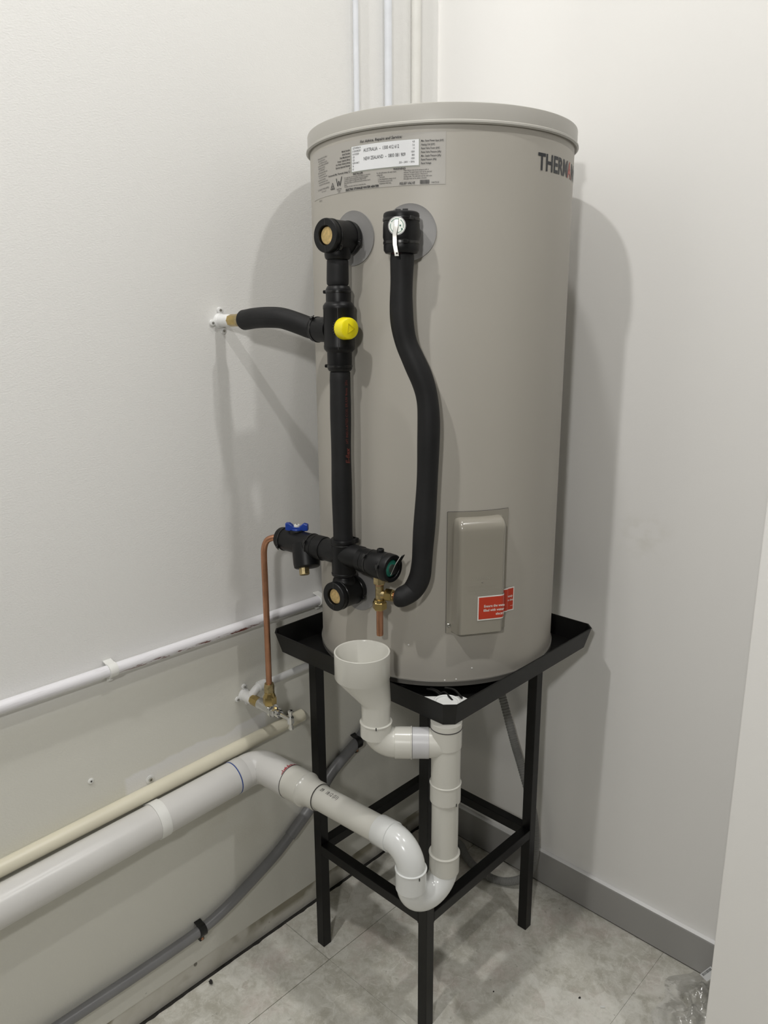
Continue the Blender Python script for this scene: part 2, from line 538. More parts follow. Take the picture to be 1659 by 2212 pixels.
# grey skirting on the right wall, with the thin shadow gap under it
sk = MB()
sk.prism([(0, .004), (-.0135, .004), (-.0135, .0965), (-.0115, .0995), (0, .0995)], (.0, 0, 0), (0, 1, 0), (0, 0, 1), (1, 0, 0), ROOM_X)
struct(sk.build('baseboard_right', M_SKIRT, smooth=0))
struct(MB().box((0, -.0130, .0996), (ROOM_X, -.0003, .1004)).build('trim_4', mat('white_lit_edge', (.93, .93, .93), .25, noise=(9, .02)), smooth=0))  # white skirting edge, its colour brightened for the light caught from above

# ------------------------------------------------------------------ ceiling downlights
for i, ((lx, ly), watts) in enumerate(LAMPS):
    t = thing('ceiling_downlight', ['white round downlight over the front of the water heater',
                                    'white round downlight behind the camera near the left wall',
                                    'white round downlight in front of the nib wall'][i], 'light', (lx, ly, CEIL))
    t['group'] = 'ceiling downlights'
    MB().lathe([(0, .058), (-.006, .056), (-.008, .050), (-.004, .046), (.0, .046)], (lx, ly, CEIL), (0, 0, 1), 40, cap0=False, cap1=False).build('bezel', M_CLIP, t)
    e = bpy.data.materials.get('lamp_diffuser')
    if e is None:
        e = bpy.data.materials.new('lamp_diffuser'); e.use_nodes = True
        bb = e.node_tree.nodes['Principled BSDF']; bb.inputs['Emission Color'].default_value = (*LAMP_COLOUR, 1)
        bb.inputs['Emission Strength'].default_value = 20
    MB().lathe([(-.002, .0455), (-.001, .0455)], (lx, ly, CEIL), (0, 0, 1), 32).build('diffuser', e, t)
    ld = bpy.data.lights.new('downlight_lamp', 'AREA'); ld.shape = 'DISK'; ld.size = .085; ld.energy = watts; ld.color = LAMP_COLOUR
    lo = bpy.data.objects.new('downlight_lamp', ld); COL.objects.link(lo); lo.parent = t; lo.location = (0, 0, -.012)

# floodlight on a stand behind the photographer: it throws the level shadow of the hot pipe along the left wall
WLX, WLY, WLZ = WORK_LIGHT
wl = thing('work_light', 'portable work light on a tripod stand behind the camera', 'light', (WLX, WLY, 0))
wdir = Vector((-.62, .78, -.12)).normalized()
MB().lathe([(-.050, .030), (-.045, .055), (.0, .074), (.012, .076), (.012, .070), (.004, .068), (.004, .001)], (WLX, WLY, WLZ), tuple(wdir), 32, cap1=False).build('lamp_head', M_STEEL, wl)
MB().lathe([(.0045, .067), (.006, .067)], (WLX, WLY, WLZ), tuple(wdir), 32).build('diffuser', e, wl)
MB().tube([(WLX + .035, WLY - .036, .35), (WLX + .035, WLY - .036, WLZ + .005)], .012, 14).build('pole', M_STEEL, wl)
for q in range(3):
    a_ = 2.1 * q - .8
    MB().tube([(WLX + .035 + .36 * math.cos(a_), WLY - .036 + .36 * math.sin(a_), .011), (WLX + .035, WLY - .036, .52)], .009, 12).build('leg', M_STEEL, wl)
ld = bpy.data.lights.new('work_lamp', 'AREA'); ld.shape = 'DISK'; ld.size = .11; ld.energy = WALL_LIGHT_WATTS; ld.color = LAMP_COLOUR
lo = bpy.data.objects.new('work_lamp', ld); COL.objects.link(lo); lo.parent = wl
lo.location = Vector((0, 0, WLZ)) + wdir * .016; lo.rotation_euler = wdir.to_track_quat('-Z', 'Y').to_euler()

# ------------------------------------------------------------------ the water heater
TX, TY, TR = .3014, -.349, .26
ZB, ZL = .819, 1.876


def cyl(ang, z, dr=0.):
    a = math.radians(ang)
    return V3((TX + (TR + dr) * math.cos(a), TY + (TR + dr) * math.sin(a), z))


def cylmap(ang0, z0, dr):
    """(x, y) in metres on the tank skin; x runs to the right seen from outside"""
    return lambda x, y: cyl(ang0 + math.degrees(x / TR), z0 + y, dr)


def curved_patch(x0, x1, y0, y1, mapf, mapb, nx=16):
    mb = MB(); v = []; f = []
    for i in range(nx + 1):
        x = x0 + (x1 - x0) * i / nx
        v += [mapf(x, y0), mapf(x, y1), mapb(x, y0), mapb(x, y1)]
    for i in range(nx):
        a, b = 4 * i, 4 * i + 4
        f += [(a, b, b + 1, a + 1), (a + 2, a + 3, b + 3, b + 2), (a, a + 2, b + 2, b), (a + 1, b + 1, b + 3, a + 3)]
    f += [(0, 1, 3, 2), (4 * nx, 4 * nx + 2, 4 * nx + 3, 4 * nx + 1)]
    return mb.add(v, f)


wh = thing('water_heater', 'tall beige electric storage water heater standing in the black drip tray', 'water heater', (TX, TY, ZB))
MB().lathe([(.010, TR - .006), (.0105, TR), (ZL - ZB - .028, TR), (ZL - ZB - .004, TR - .001)], (TX, TY, ZB), (0, 0, 1), 160).build('tank_body', M_TANK, wh, smooth=50)
MB().lathe([(-.0315, TR - .001), (-.0335, TR + .0045), (-.0315, TR + .0075), (-.0285, TR + .0072), (-.0265, TR + .0045), (-.003, TR + .0045),
            (-.001, TR + .0040), (0, TR + .002), (.004, TR - .06), (.005, .001)], (TX, TY, ZL), (0, 0, 1), 160, cap0=False).build('lid', M_LID, wh, smooth=40)
MB().lathe([(0, TR - .03), (0, TR + .0005), (.0012, TR + .0024), (.0095, TR + .0030), (.0108, TR + .0034), (.0118, TR + .0028), (.0118, TR - .004)],
           (TX, TY, ZB), (0, 0, 1), 160, cap1=False).build('base_ring', M_RING, wh, smooth=50)
for a in (20, 110, 200, 290):
    p = V3((TX + .2 * math.cos(math.radians(a)), TY + .2 * math.sin(math.radians(a)), .7957))
    MB().lathe([(0, .028), (.020, .026), (.0235, .024)], p, (0, 0, 1), 20).build('foot', M_TRAY, wh)


def escutcheon(ang, z, r=.047):
    mb = MB(); v = []; f = []; seg = 48; rings = [(0.010, .0035), (r * .55, .0030), (r * .9, .0022), (r, .0030), (r, .0), ]
    for rho, dr in rings:
        for k_ in range(seg):
            a = 2 * math.pi * k_ / seg
            v.append(cyl(ang + math.degrees(rho * math.cos(a) / TR), z + rho * math.sin(a), dr))
    for i in range(len(rings) - 1):
        for k_ in range(seg):
            k2 = (k_ + 1) % seg; f.append((i * seg + k_, i * seg + k2, (i + 1) * seg + k2, (i + 1) * seg + k_))
    f.append(tuple(range(seg)))
    mb.add(v, f)
    return mb.build('pipe_washer', M_ESC, wh, smooth=60)


A_HOT = math.degrees(math.atan2(-.6086 - TY, .3155 - TX))
A_REL = math.degrees(math.atan2(-.5783 - TY, .424 - TX))
escutcheon(A_HOT, 1.6695); escutcheon(A_HOT, 1.0059); escutcheon(A_REL, 1.6735)

# element cover, flange and screw
CA = -32.3
ca = math.radians(CA)
cn = V3((math.cos(ca), math.sin(ca), 0)); ct = V3((-math.sin(ca), math.cos(ca), 0)); cz = V3((0, 0, 1))
cmap = cylmap(CA, 0, .0022); cmb = cylmap(CA, 0, -.002)
cover = curved_patch(-.0613, .0613, .9335, 1.1765, cmap, cmb, 14).build('element_cover', M_COVER, wh, smooth=30)
curved_patch(-.0619, .0619, .9329, 1.1771, cylmap(CA, 0, .0009), cmb, 14).build('cover_shadow_edge', M_SEAM, wh, smooth=30)  # dark sheet drawing the shadow gap round the flange edge
# raised housing: rounded box profile swept in z, corners rounded
CB = V3((TX, TY, 0)) + cn * (TR * math.cos(math.radians(13.4)))


def cov(s_, z_, d_): return CB + ct * s_ + cn * d_ + cz * z_


mb = MB(); v = []; f = []
D = .0315; HW = .0475


def housing_ring(z_, d, hw, rc):
    pts = [(-hw - .004, .004)]
    m_ = 6
    for q in range(m_ + 1):
        a = math.pi - q * (math.pi / 2) / m_
        pts.append((-hw + rc + rc * math.cos(a), d - rc + rc * math.sin(a)))
    for q in range(m_ + 1):
        a = math.pi / 2 - q * (math.pi / 2) / m_
        pts.append((hw - rc + rc * math.cos(a), d - rc + rc * math.sin(a)))
    pts.append((hw + .004, .004))
    return [cov(a, z_, b) for a, b in pts]


rings = [(.9365, .0125, HW, .006), (.9375, .029, HW, .009), (.939, D, HW, .010)]
ZT = 1.166
rings += [(1.13, D, HW, .010)]
for q in range(9):
    a = q * (math.pi / 2) / 8
    rings.append((ZT - .022 + .022 * math.sin(a), D - .022 + .022 * math.cos(a), HW - .006 * (1 - math.cos(a)), .009))
rings.append((ZT + .001, .004, HW - .006, .001))
R_ = [housing_ring(*q) for q in rings]; m_ = len(R_[0])
for q in R_: v += q
for i in range(len(R_) - 1):
    for k_ in range(m_ - 1): f.append((i * m_ + k_, i * m_ + k_ + 1, (i + 1) * m_ + k_ + 1, (i + 1) * m_ + k_))
f.append(tuple(range(m_))); f.append(tuple((len(R_) - 1) * m_ + k_ for k_ in range(m_)))
mb.add(v, f).build('cover_housing', M_COVER, cover, smooth=50)
sp = cov(-.0555, .9495, .0015)
mb = MB().lathe([(0, .0052), (.0012, .0052), (.0016, .0042), (.0034, .0030), (.0038, .001)], sp, cn, 20)
mb.build('screw', M_STEELB, cover)
mb = MB().obox(sp + cz * .0062 + ct * .003, ct, cz, cn, .010, .0006, .0014).build('bracket_edge', M_STEELB, cover)
fm = lambda x, y: cov(x, y, D + .0004)
put_text('embossed_warning', [('WARNING', .0, 1.0475, .0092, 'CENTER'),
                              ('DISCONNECT POWER SUPPLY', .0, 1.0335, .0046, 'CENTER'),
                              ('BEFORE REMOVING COVER TO', .0, 1.0275, .0046, 'CENTER'),
                              ('AVOID ELECTRIC SHOCK', .0, 1.0215, .0046, 'CENTER')],
         fm, mat('embossed_enamel', (.36, .34, .29), .2, noise=(30, .05)), cover, bold=-.00008)
MB().lathe([(0, .0014), (.001, .001)], cov(0, 1.0425, D), cn, 12).build('dimple', M_RING, cover)

# red sticker folded round the right side of the cover
st = MB(); prof = [(-.004, D + .0007), (HW - .010, D + .0007)]
SX0, SZ0, SZ1 = -.0088, .9655, 1.0145
pp = [(SX0, D + .0006), (HW - .010, D + .0006)] + [(HW - .010 + .0106 * math.sin(q * math.pi / 12), D - .010 + .0106 * math.cos(q * math.pi / 12)) for q in range(1, 7)]
pp += [(HW + .001, .012), (HW + .004, .0055)]
pts = [cov(a, 0, b) for a, b in pp] + [cyl(CA + math.degrees(q / TR), 0, .0028) for q in (.058, .064)] + [cyl(CA + math.degrees(q / TR), 0, .0008) for q in (.068, .0755, .083)]


def strip(pts, z0, z1, th, outn=.0003):
    mb = MB(); v = []; f = []; n_ = len(pts)
    for i in range(n_):
        a = pts[min(i + 1, n_ - 1)] - pts[max(i - 1, 0)]; nn = np.cross(a, cz); nn /= np.linalg.norm(nn)
        for zz in (z0, z1):
            v.append(pts[i] + cz * zz + nn * (outn + th)); v.append(pts[i] + cz * zz + nn * outn)
    for i in range(n_ - 1):
        a, b = 4 * i, 4 * i + 4
        f += [(a, b, b + 2, a + 2), (a + 1, a + 3, b + 3, b + 1), (a, a + 1, b + 1, b), (a + 2, b + 2, b + 3, a + 3)]
    f += [(0, 2, 3, 1), (4 * n_ - 4, 4 * n_ - 3, 4 * n_ - 1, 4 * n_ - 2)]
    return mb.add(v, f)


stick = strip(pts, SZ0, SZ1, .0002).build('sticker', M_STW, wh, smooth=0)
stick['label'] = 'white edged red warning sticker folded round the cover edge'
ins = [pts[0] + (pts[1] - pts[0]) * (.0024 / np.linalg.norm(pts[1] - pts[0]))] + pts[1:-1] + [pts[-1] + (pts[-2] - pts[-1]) * .3]
strip(ins, SZ0 + .0024, SZ1 - .0024, .0002, .00055).build('red_panel', M_RED, stick, smooth=0)
fs = lambda x, y: cov(x, y, D + .0016)
put_text('sticker_lettering', [('Ensure the wate', .0040, .9915, .0073, 'LEFT'), ('filled with water', .0032, .9830, .0073, 'LEFT'),
                               ('electri', .0285, .9745, .0073, 'LEFT')], fs, M_STW, stick, bold=.00012, xscale=.88)
fs2 = cylmap(CA, 0, .0022)
put_text('sticker_lettering', [('letely', .0785, .9945, .0066, 'RIGHT'), ('on the', .0795, .9865, .0066, 'RIGHT'), ('___', .0815, .9765, .0060, 'RIGHT')],
         fs2, M_STW, stick, bold=.00012, xscale=.88)

# rating label high on the tank
LA = -81.4
lmap = cylmap(LA, 1.79, .0006); lmb = cylmap(LA, 1.79, .0)
LABX0, LABX1 = math.radians(-118 - LA) * TR, math.radians(-48.4 - LA) * TR
lab = curved_patch(LABX0, LABX1, -.0405, .0415, lmap, lmb, 40).build('rating_label', M_LABEL, wh, smooth=40)
WX0, WX1 = math.radians(-87.0 - LA) * TR, math.radians(-58.4 - LA) * TR
fr = curved_patch(WX0 - .002, WX1 + .002, -.0115, .0315, cylmap(LA, 1.79, .0009), lmb, 24).build('label_border', M_FRAME, lab, smooth=40)
curved_patch(WX0, WX1, -.0095, .0310, cylmap(LA, 1.79, .0012), lmb, 24).build('white_panel', M_LABELW, lab, smooth=40)
lt = cylmap(LA, 1.79, .0016)
L = []
I = dict(shear=.22)
L.append(('For Advice, Repairs and Service:', WX0 + .060, .0345, .0062, 'CENTER', dict(shear=.22, bold=.00008)))
L += [('AUSTRALIA  \u2013  1300 412 612', WX0 + .027, .0195, .0080, 'LEFT', dict(xscale=.70)),
      ('NEW ZEALAND  \u2013  0800 081 909', WX0 + .027, .0060, .0080, 'LEFT', dict(xscale=.70))]
for i, s_ in enumerate(['125THM361A', 'D1201000259', '01/10/2020', '129', '125', 'NSW18417', '3b', '65']):
    L.append((s_, WX0 + .002, .0265 - i * .0048, .0044, 'LEFT', dict(xscale=.75)))
for i, s_ in enumerate(['4.8', '3.6', '10', '1000', '800', '1000', '220 ~ 240V  ~ 50Hz']):
    L.append((s_, WX1 - .007, .0262 - i * .0052, .0044, 'RIGHT', dict(xscale=.75)))
for i, s_ in enumerate(['Max. Rated Power Input (kW)', 'Heating Unit (kW)', 'Rated Valve Power (kW)', 'Rated Valve Pressure (kPa)', 'Max. Supply Pressure (kPa)',
                        'Rated Pressure (kPa)', 'Rated Voltage']):
    L.append((s_, WX1 + .0035, .0265 - i * .0058, .0044, 'LEFT', dict(shear=.22, bold=.00006, xscale=.70)))
for i, s_ in enumerate(['Model Number', 'Serial Number', 'Date Manufactured', 'Storage Capacity (litres)', 'Hot Water Delivery (litres)',
                        'Electrical Approval Number', 'IP', 'Recommended Max. Thermostat Setting (\u00b0C)']):
    L.append((s_, WX0 - .0035, .0255 - i * .0050, .0042, 'RIGHT', dict(shear=.22, bold=.00006, xscale=.82)))
L.append(('INSTALLER', WX0 + .014, -.0150, .0046, 'CENTER', dict(bold=.0001)))
for i, s_ in enumerate(['Do not apply heat to any of the fittings when making your connections.', 'A combination pressure and temperature relief valve (supplied) is',
                        'to be used or installed in the fitting marked "RELIEF VALVE".', 'When installed indoors, an overflow tray should be used (see Owner\'s',
                        'Manual).', 'The outlets on this water heater have an internal heat trap.']):
    L.append((s_, WX0 - .0195, -.0182 - i * .0030, .0034, 'LEFT', dict(xscale=.62)))
L.append(('WARNING', WX0 + .096, -.0148, .0046, 'CENTER', dict(bold=.0001)))
for i, s_ in enumerate(['For safe performance, this water heater', 'is fitted with:', '    1. Thermostat', '    2. Over-temperature energy cut out', '    3. Combination pressure and', '        temperature relief valve.']):
    L.append((s_, WX0 + .0535, -.0185 - i * .0034, .0037, 'LEFT', dict(xscale=.62)))
for i, s_ in enumerate(['These devices must not be tampered with or', 'removed. The water heater must not be operated', 'unless each of these devices is fitted and in',
                        'working order. The relief valve and the relief valve', 'drain pipe must not be sealed or blocked.']):
    L.append((s_, WX0 + .1035, -.0178 - i * .0033, .0036, 'LEFT', dict(xscale=.66)))
L.append(('ELECTRIC STORAGE WATER HEATER', WX0 - .016, -.0392, .0050, 'LEFT', dict(shear=.25, bold=.00020, xscale=.88)))
L.append(('RELIEF VALVE', WX0 + .096, -.0388, .0054, 'LEFT', dict(shear=.22, bold=.00010, xscale=.84)))
L.append(('H67310', WX1 + .0215, -.0388, .0040, 'LEFT', dict(shear=.1)))
XL = math.radians(-112 - LA) * TR
for i, s_ in enumerate(['The Recommended Earth Cable / Electric', 'Made in the Water Box system', 'caution: DO NOT remove any of the', 'cover without a PROPERLY QUALIFIED AND', 'qualified installer of the heater',
                        'system, WATER QUALITY', 'NOTICE: This appliance can deliver water', 'at high temperature. Refer to the', 'Water, Tapware and Plumbing code', 'local requirements and regulations',
                        'to determine whether control is required', 'tap limits must be met before commissioning']):
    L.append((s_, XL + .003 + (i % 3) * .0022, .0262 - i * .0041, .0039, 'LEFT', dict(xscale=.60)))
L.append(('D13 MANUFACTURING LIMITED', XL + .001, -.0275, .0040, 'LEFT', dict(xscale=.8)))
L.append(('Made in Australia', XL + .018, -.0315, .0028, 'LEFT', dict()))
L.append(('Lead Free', WX0 - .034, -.0345, .0044, 'CENTER', dict(xscale=.8)))
L.append(('WM40396', WX0 - .034, -.0372, .0024, 'CENTER', dict(xscale=.9)))
L.append(('AS3498', WX0 - .034, -.0396, .0024, 'CENTER', dict(xscale=.9)))
put_text('label_lettering', L, lt, M_INK, lab)
put_text('valve_lettering', [('RELIEF VALVE', XL + .005, -.0465, .0042, 'LEFT', dict(xscale=.5, shear=.1))], cylmap(LA, 1.79, .0010), M_INK, wh)
# W mark, triangle mark, barcode
mb = MB()
wx = WX0 - .034; wy = -.0285
for (xa, ya, xb, yb, t_) in ((-.0075, .0135, -.0035, 0, .0017), (-.0035, 0, -.0005, .0085, .0015), (.0000, .0085, .0028, 0, .0017), (.0028, 0, .0082, .0150, .0016)):
    mb.add([lt(wx + xa - t_ / 2, wy + ya), lt(wx + xa + t_ / 2, wy + ya), lt(wx + xb + t_ / 2, wy + yb), lt(wx + xb - t_ / 2, wy + yb)], [(0, 1, 2, 3)])
tx_, ty_ = WX0 - .0535, -.0315
for (xa, ya, xb, yb) in ((-.0060, 0, .0060, 0), (.0060, 0, 0, .0105), (0, .0105, -.0060, 0)):
    dx, dy = xb - xa, yb - ya; l_ = math.hypot(dx, dy); px, py = -dy / l_ * .0005, dx / l_ * .0005
    mb.add([lt(tx_ + xa + px, ty_ + ya + py), lt(tx_ + xa - px, ty_ + ya - py), lt(tx_ + xb - px, ty_ + yb - py), lt(tx_ + xb + px, ty_ + yb + py)], [(0, 1, 2, 3)])
for q in range(20):
    if q in (3, 4): continue
    a0, a1 = q * math.pi / 10, (q + 1) * math.pi / 10
    mb.add([lt(tx_ + r_ * math.cos(a), ty_ + .0036 + r_ * math.sin(a)) for a, r_ in ((a0, .0022), (a1, .0022), (a1, .0030), (a0, .0030))], [(0, 1, 2, 3)])
mb.add([lt(tx_ - .0012, ty_ + .0036), lt(tx_ - .0002, ty_ + .0024), lt(tx_ + .002, ty_ + .0056), lt(tx_ - .0002, ty_ + .0034)], [(0, 1, 2, 3)])
bx = WX1 + .0020
x_ = 0
r3 = random.Random(3)
while x_ < .0165:
    w_ = r3.choice((.0003, .0005, .0008)); mb.add([lt(bx + x_, -.0395), lt(bx + x_ + w_, -.0395), lt(bx + x_ + w_, -.0330), lt(bx + x_, -.0330)], [(0, 1, 2, 3)])
    x_ += w_ + r3.choice((.0003, .0005))
mb.build('printed_marks', M_INK, lab, smooth=0)['kind'] = 'stuff'

# maker's lettering on the right shoulder of the tank
bm_ = cylmap(-9.6, 1.7815, .0007)
KB = dict(bold=.0010, xscale=.84, res=3, track=1.02)
adv = 0
for body, m_ink in (('THERM', M_DARKINK), ('A', M_REDINK), ('NN', M_DARKINK)):
    put_text('brand_lettering', [(body, adv, 0, .0385, 'LEFT')], bm_, m_ink, wh, **KB)
    adv += max(q[0] for q in text_mesh(body, .0385, 'LEFT', **KB)[0]) + (.0014 if body == 'THERM' else .002)
mb = MB()
for (a, z) in ((-84.4, .886), (-46, .832), (-41, .8335), (-34, .855), (-62, .904)):
    p = cyl(a, z, .0); nn = cyl(a, z, 1) - p; mb.lathe([(0, .0016), (.0008, .0013), (.0012, .0004)], p, nn, 8)
o_ = mb.build('splash_specks', M_WATER, wh); o_['kind'] = 'stuff'

# ------------------------------------------------------------------ stand and tray
LX0, LX1, LY0, LY1, LS = .1172, .4782, -.5802, -.1622, .0245
sd = thing('tank_stand', 'black square tube steel stand carrying the drip tray and heater', 'stand', ((LX0 + LX1) / 2, (LY0 + LY1) / 2, 0))
ZTRAY = .7923
for x in (LX0, LX1 - LS):
    for y in (LY0, LY1 - LS):
        MB().box((x, y, 0), (x + LS, y + LS, ZTRAY - .0005)).build('leg', M_STEEL, sd, smooth=0, bevel=.0012)
ZBR = .296
for z1, nm in ((ZBR, 'brace'), (ZTRAY - .0005, 'top_rail')):
    for y in (LY0, LY1 - LS): MB().box((LX0 + LS, y, z1 - LS), (LX1 - LS, y + LS, z1)).build(nm, M_STEEL, sd, smooth=0, bevel=.0012)
    for x in (LX0, LX1 - LS): MB().box((x, LY0 + LS, z1 - LS), (x + LS, LY1 - LS, z1)).build(nm, M_STEEL, sd, smooth=0, bevel=.0012)
# weld beads under the front brace corner
for p in ((LX1 - .006, LY0 + LS + .002, ZBR - LS - .002), (LX1 - LS - .002, LY0 + .006, ZBR - LS - .002)):
    MB().lathe([(-.004, .001), (-.003, .004), (.003, .004), (.004, .001)], p, (0, 0, 1), 10).build('weld_bead', M_STEEL, sd)

TX0, TX1, TY0, TY1 = .0412, .573, -.6293, -.0973


def octo(ins, z, ch):
    x0, x1, y0, y1 = TX0 + ins, TX1 - ins, TY0 + ins, TY1 - ins
    return [(x0 + ch, y0, z), (x1 - ch, y0, z), (x1, y0 + ch, z), (x1, y1 - ch, z), (x1 - ch, y1, z), (x0 + ch, y1, z), (x0, y1 - ch, z), (x0, y0 + ch, z)]


tr = MB(); v = []; f = []
for ins_, z, ch in ((.0124, ZTRAY, .0165), (.001, .8385, .0189), (0, .8392, .0189), (.0, .8399, .0189), (.0024, .8403, .0178), (.0034, .8395, .0174), (.0150, .7955, .0155)):
    v += octo(ins_, z, ch)
nr_ = 7
for i in range(nr_ - 1):
    for k_ in range(8): f.append((i * 8 + k_, i * 8 + (k_ + 1) % 8, (i + 1) * 8 + (k_ + 1) % 8, (i + 1) * 8 + k_))
f.append(tuple(range(8))); f.append(tuple((nr_ - 1) * 8 + k_ for k_ in range(8)))
tray = thing('drip_tray', 'shallow black plastic drip tray with clipped corners under the water heater', 'tray', (.307, -.363, ZTRAY))
tr.add(v, f).build('tray_pan', M_TRAY, tray, smooth=25)

# ------------------------------------------------------------------ PVC waste: tundish, tee, trap and run to the wall
DX, DY = .5395, -.6005          # vertical stack below the tray's front corner
PX, PY = .4400, -.6890          # tundish tail
RX, RY = .5270, -.6860          # trap riser
PR, SR = .0268, .0298
dr_ = thing('waste_pipework', 'white PVC waste pipe with tundish, trap and run into the wall drain', 'drain pipe', (DX, DY, .40))
# outlet flange seen in the tray corner
ofl = [(.482, -.600), (.500, -.618), (.546, -.618), (.561, -.603), (.561, -.556), (.548, -.549), (.535, -.549)]
mb = MB().prism(ofl, (0, 0, .8140), (1, 0, 0), (0, 1, 0), (0, 0, 1), .0072)
mb.lathe([(0, .022), (.019, .022)], (.527, -.585, .7957), (0, 0, 1), 28)
mb.lathe([(.0254, .0270), (.0285, .0262), (.0295, .0240), (.0285, .0215), (.0262, .0205), (.0258, .010)], (.530, -.588, .7957), (0, 0, 1), 36, cap0=False)
mb.build('tray_outlet', M_PVCW, dr_, smooth=30)
mb = MB()
r4 = np.random.default_rng(5)
for q in range(5):
    a = r4.uniform(0, 6.28); p = V3((.498 + r4.uniform(-.012, .02), -.562 + r4.uniform(-.012, .012), .812 + .003 * q))
    mb.tube(spline([p + V3((-.028 * math.cos(a * .2), .010 * math.sin(a), 0)), p + V3((0, .003, .004)), p + V3((.026, -.006, .0))], 5), .0022, 8)
mb.build('sealant_scraps', M_BLACKG, dr_)['kind'] = 'stuff'
# tundish
mb = MB(); v = []; f = []; seg = 56
TCX, TCY = .4160, -.7000
tprof = [(TCX, TCY, .0525, .9280), (TCX, TCY, .0522, .8780), (TCX, TCY, .0508, .8755), (PX, PY, PR + .0018, .8290), (PX, PY, PR + .0010, .8240), (PX, PY, PR, .79),
         (PX, PY, PR - .004, .79), (PX, PY, PR - .003, .829), (TCX, TCY, .0475, .878), (TCX, TCY, .0490, .9270), (TCX, TCY, .0500, .9285), (TCX, TCY, .0518, .9288)]
for (a, b, r_, z) in tprof:
    for k_ in range(seg):
        t = 2 * math.pi * k_ / seg; v.append((a + r_ * math.cos(t), b + r_ * math.sin(t), z))
for i in range(len(tprof)):
    j = (i + 1) % len(tprof)
    for k_ in range(seg):
        k2 = (k_ + 1) % seg; f.append((i * seg + k_, i * seg + k2, j * seg + k2, j * seg + k_))
mb.add(v, f).build('tundish', M_PVC, dr_, smooth=35)
HD = V3((DX - PX, DY - PY, 0)); HL = np.linalg.norm(HD); HD /= HL
ZH = .7445
el = arcpath([(PX, PY, .789), (PX, PY, ZH), V3((PX, PY, ZH)) + HD * .043], .036, 14)
MB().tube(el, PR + .0012, 32).build('bend', M_PVC, dr_, smooth=50)


def sock(o, ax, l, r=SR, m=None, lip=.0012, nm='pipe_socket'):
    return MB().lathe([(0, r - .002), (.0006, r), (l - .003, r), (l - .0022, r + lip), (l - .0005, r + lip), (l, r - .001), (l, PR - .001)], o, ax, 40).build(nm, m or M_PVC, dr_, smooth=40)


sock((PX, PY, .7600), (0, 0, 1), .0300)
b0 = V3((PX, PY, ZH))
sock(b0 + HD * .0355, HD, .0330)
sock(b0 + HD * .0685, HD, .0320, SR - .0005, M_PVCG, 0, 'coupling')
MB().lathe([(.100, PR + .0012), (HL, PR + .0012)], b0, HD, 36).build('tee_branch', M_PVC, dr_)
MB().lathe([(.638, PR + .0014), (.790, PR + .0014)], (DX, DY, 0), (0, 0, 1), 40).build('tee_body', M_PVC, dr_)
MB().lathe([(.7395, PR + .0010), (.7410, SR + .0002), (.7915, SR + .0002)], (DX, DY, 0), (0, 0, 1), 40).build('pipe_socket', M_PVC, dr_, smooth=40)
band('tray_seal', (DX, DY, .7800), (0, 0, 1), SR + .0002, .0016, .0006, M_SEAM, dr_)
sock((DX, DY, .6230), (0, 0, 1), .0400)
MB().lathe([(.497, PR - .0005), (.640, PR - .0005)], (DX, DY, 0), (0, 0, 1), 40).build('stack_pipe', M_PVC, dr_)
sock((DX, DY, .4640), (0, 0, 1), .0420)
UD = V3((RX - DX, RY - DY, 0)); UL = np.linalg.norm(UD)
zc = .4740
ub = [V3((DX, DY, zc + .004))] + [V3((DX, DY, zc)) + UD / 2 + (-UD / 2) * math.cos(t) + V3((0, 0, -UL / 2 * math.sin(t))) for t in np.linspace(0, math.pi, 22)] + [V3((RX, RY, zc + .004))]
MB().tube(ub, PR + .0012, 36).build('trap_bend', M_PVCW, dr_, smooth=60)
sock((RX, RY, .4680), (0, 0, 1), .0440, m=M_PVCW)
ZR = .5570
RUN = V3((-1, 0, -.058)); RUN /= np.linalg.norm(RUN)
e2 = arcpath([(RX, RY, .505), (RX, RY, ZR), V3((RX, RY, ZR)) + RUN * .062], .046, 16)
MB().tube(e2, PR + .0010, 36).build('swept_bend', M_PVCW, dr_, smooth=60)
r0 = V3((RX, RY, ZR))
MB().lathe([(.046, PR), (.047, SR), (.083, SR), (.0845, SR - .001), (.0845, PR)], r0, RUN, 40).build('bend_socket', M_PVCW, dr_, smooth=40)
MB().lathe([(.080, PR), (.265, PR)], r0, RUN, 40).build('run_pipe', M_PVC, dr_)
MB().lathe([(.258, PR), (.258, SR), (.262, SR + .0006), (.282, SR + .0006), (.292, SR + .003), (.302, .0352), (.304, .0375), (.352, .0375), (.3525, .036)], r0, RUN, 44).build('reducer', M_PVC, dr_, smooth=40)
band('reducer_seam', r0 + RUN * .2575, RUN, SR - .001, .0012, .0008, M_SEAM, dr_)
WPX = .055
END = r0 + RUN * (RX - WPX) / abs(RUN[0])
WD = V3((0, -1, -.035)); WD /= np.linalg.norm(WD)
e3 = arcpath([r0 + RUN * .350, END, END + WD * .072], .034, 16)
MB().tube(e3, .0372, 44).build('wall_bend', M_PVCWALL, dr_, smooth=60)
band('bend_seam', r0 + RUN * .3535, RUN, .0372, .0014, .0007, M_SEAM, dr_)
MB().lathe([(0.048, .0372), (.050, .0382), (.071, .0382), (.0715, .037)], END, WD, 44).build('bend_socket', M_PVCWALL, dr_, smooth=40)
MB().lathe([(.060, .0370), (3.3, .0370)], END, WD, 44, cap1=False).build('wall_drain_pipe', M_PVCWALL, dr_)
band('blue_joint_line', END + WD * .0735, WD, .0370, .0022, .0006, M_SEAL, dr_)
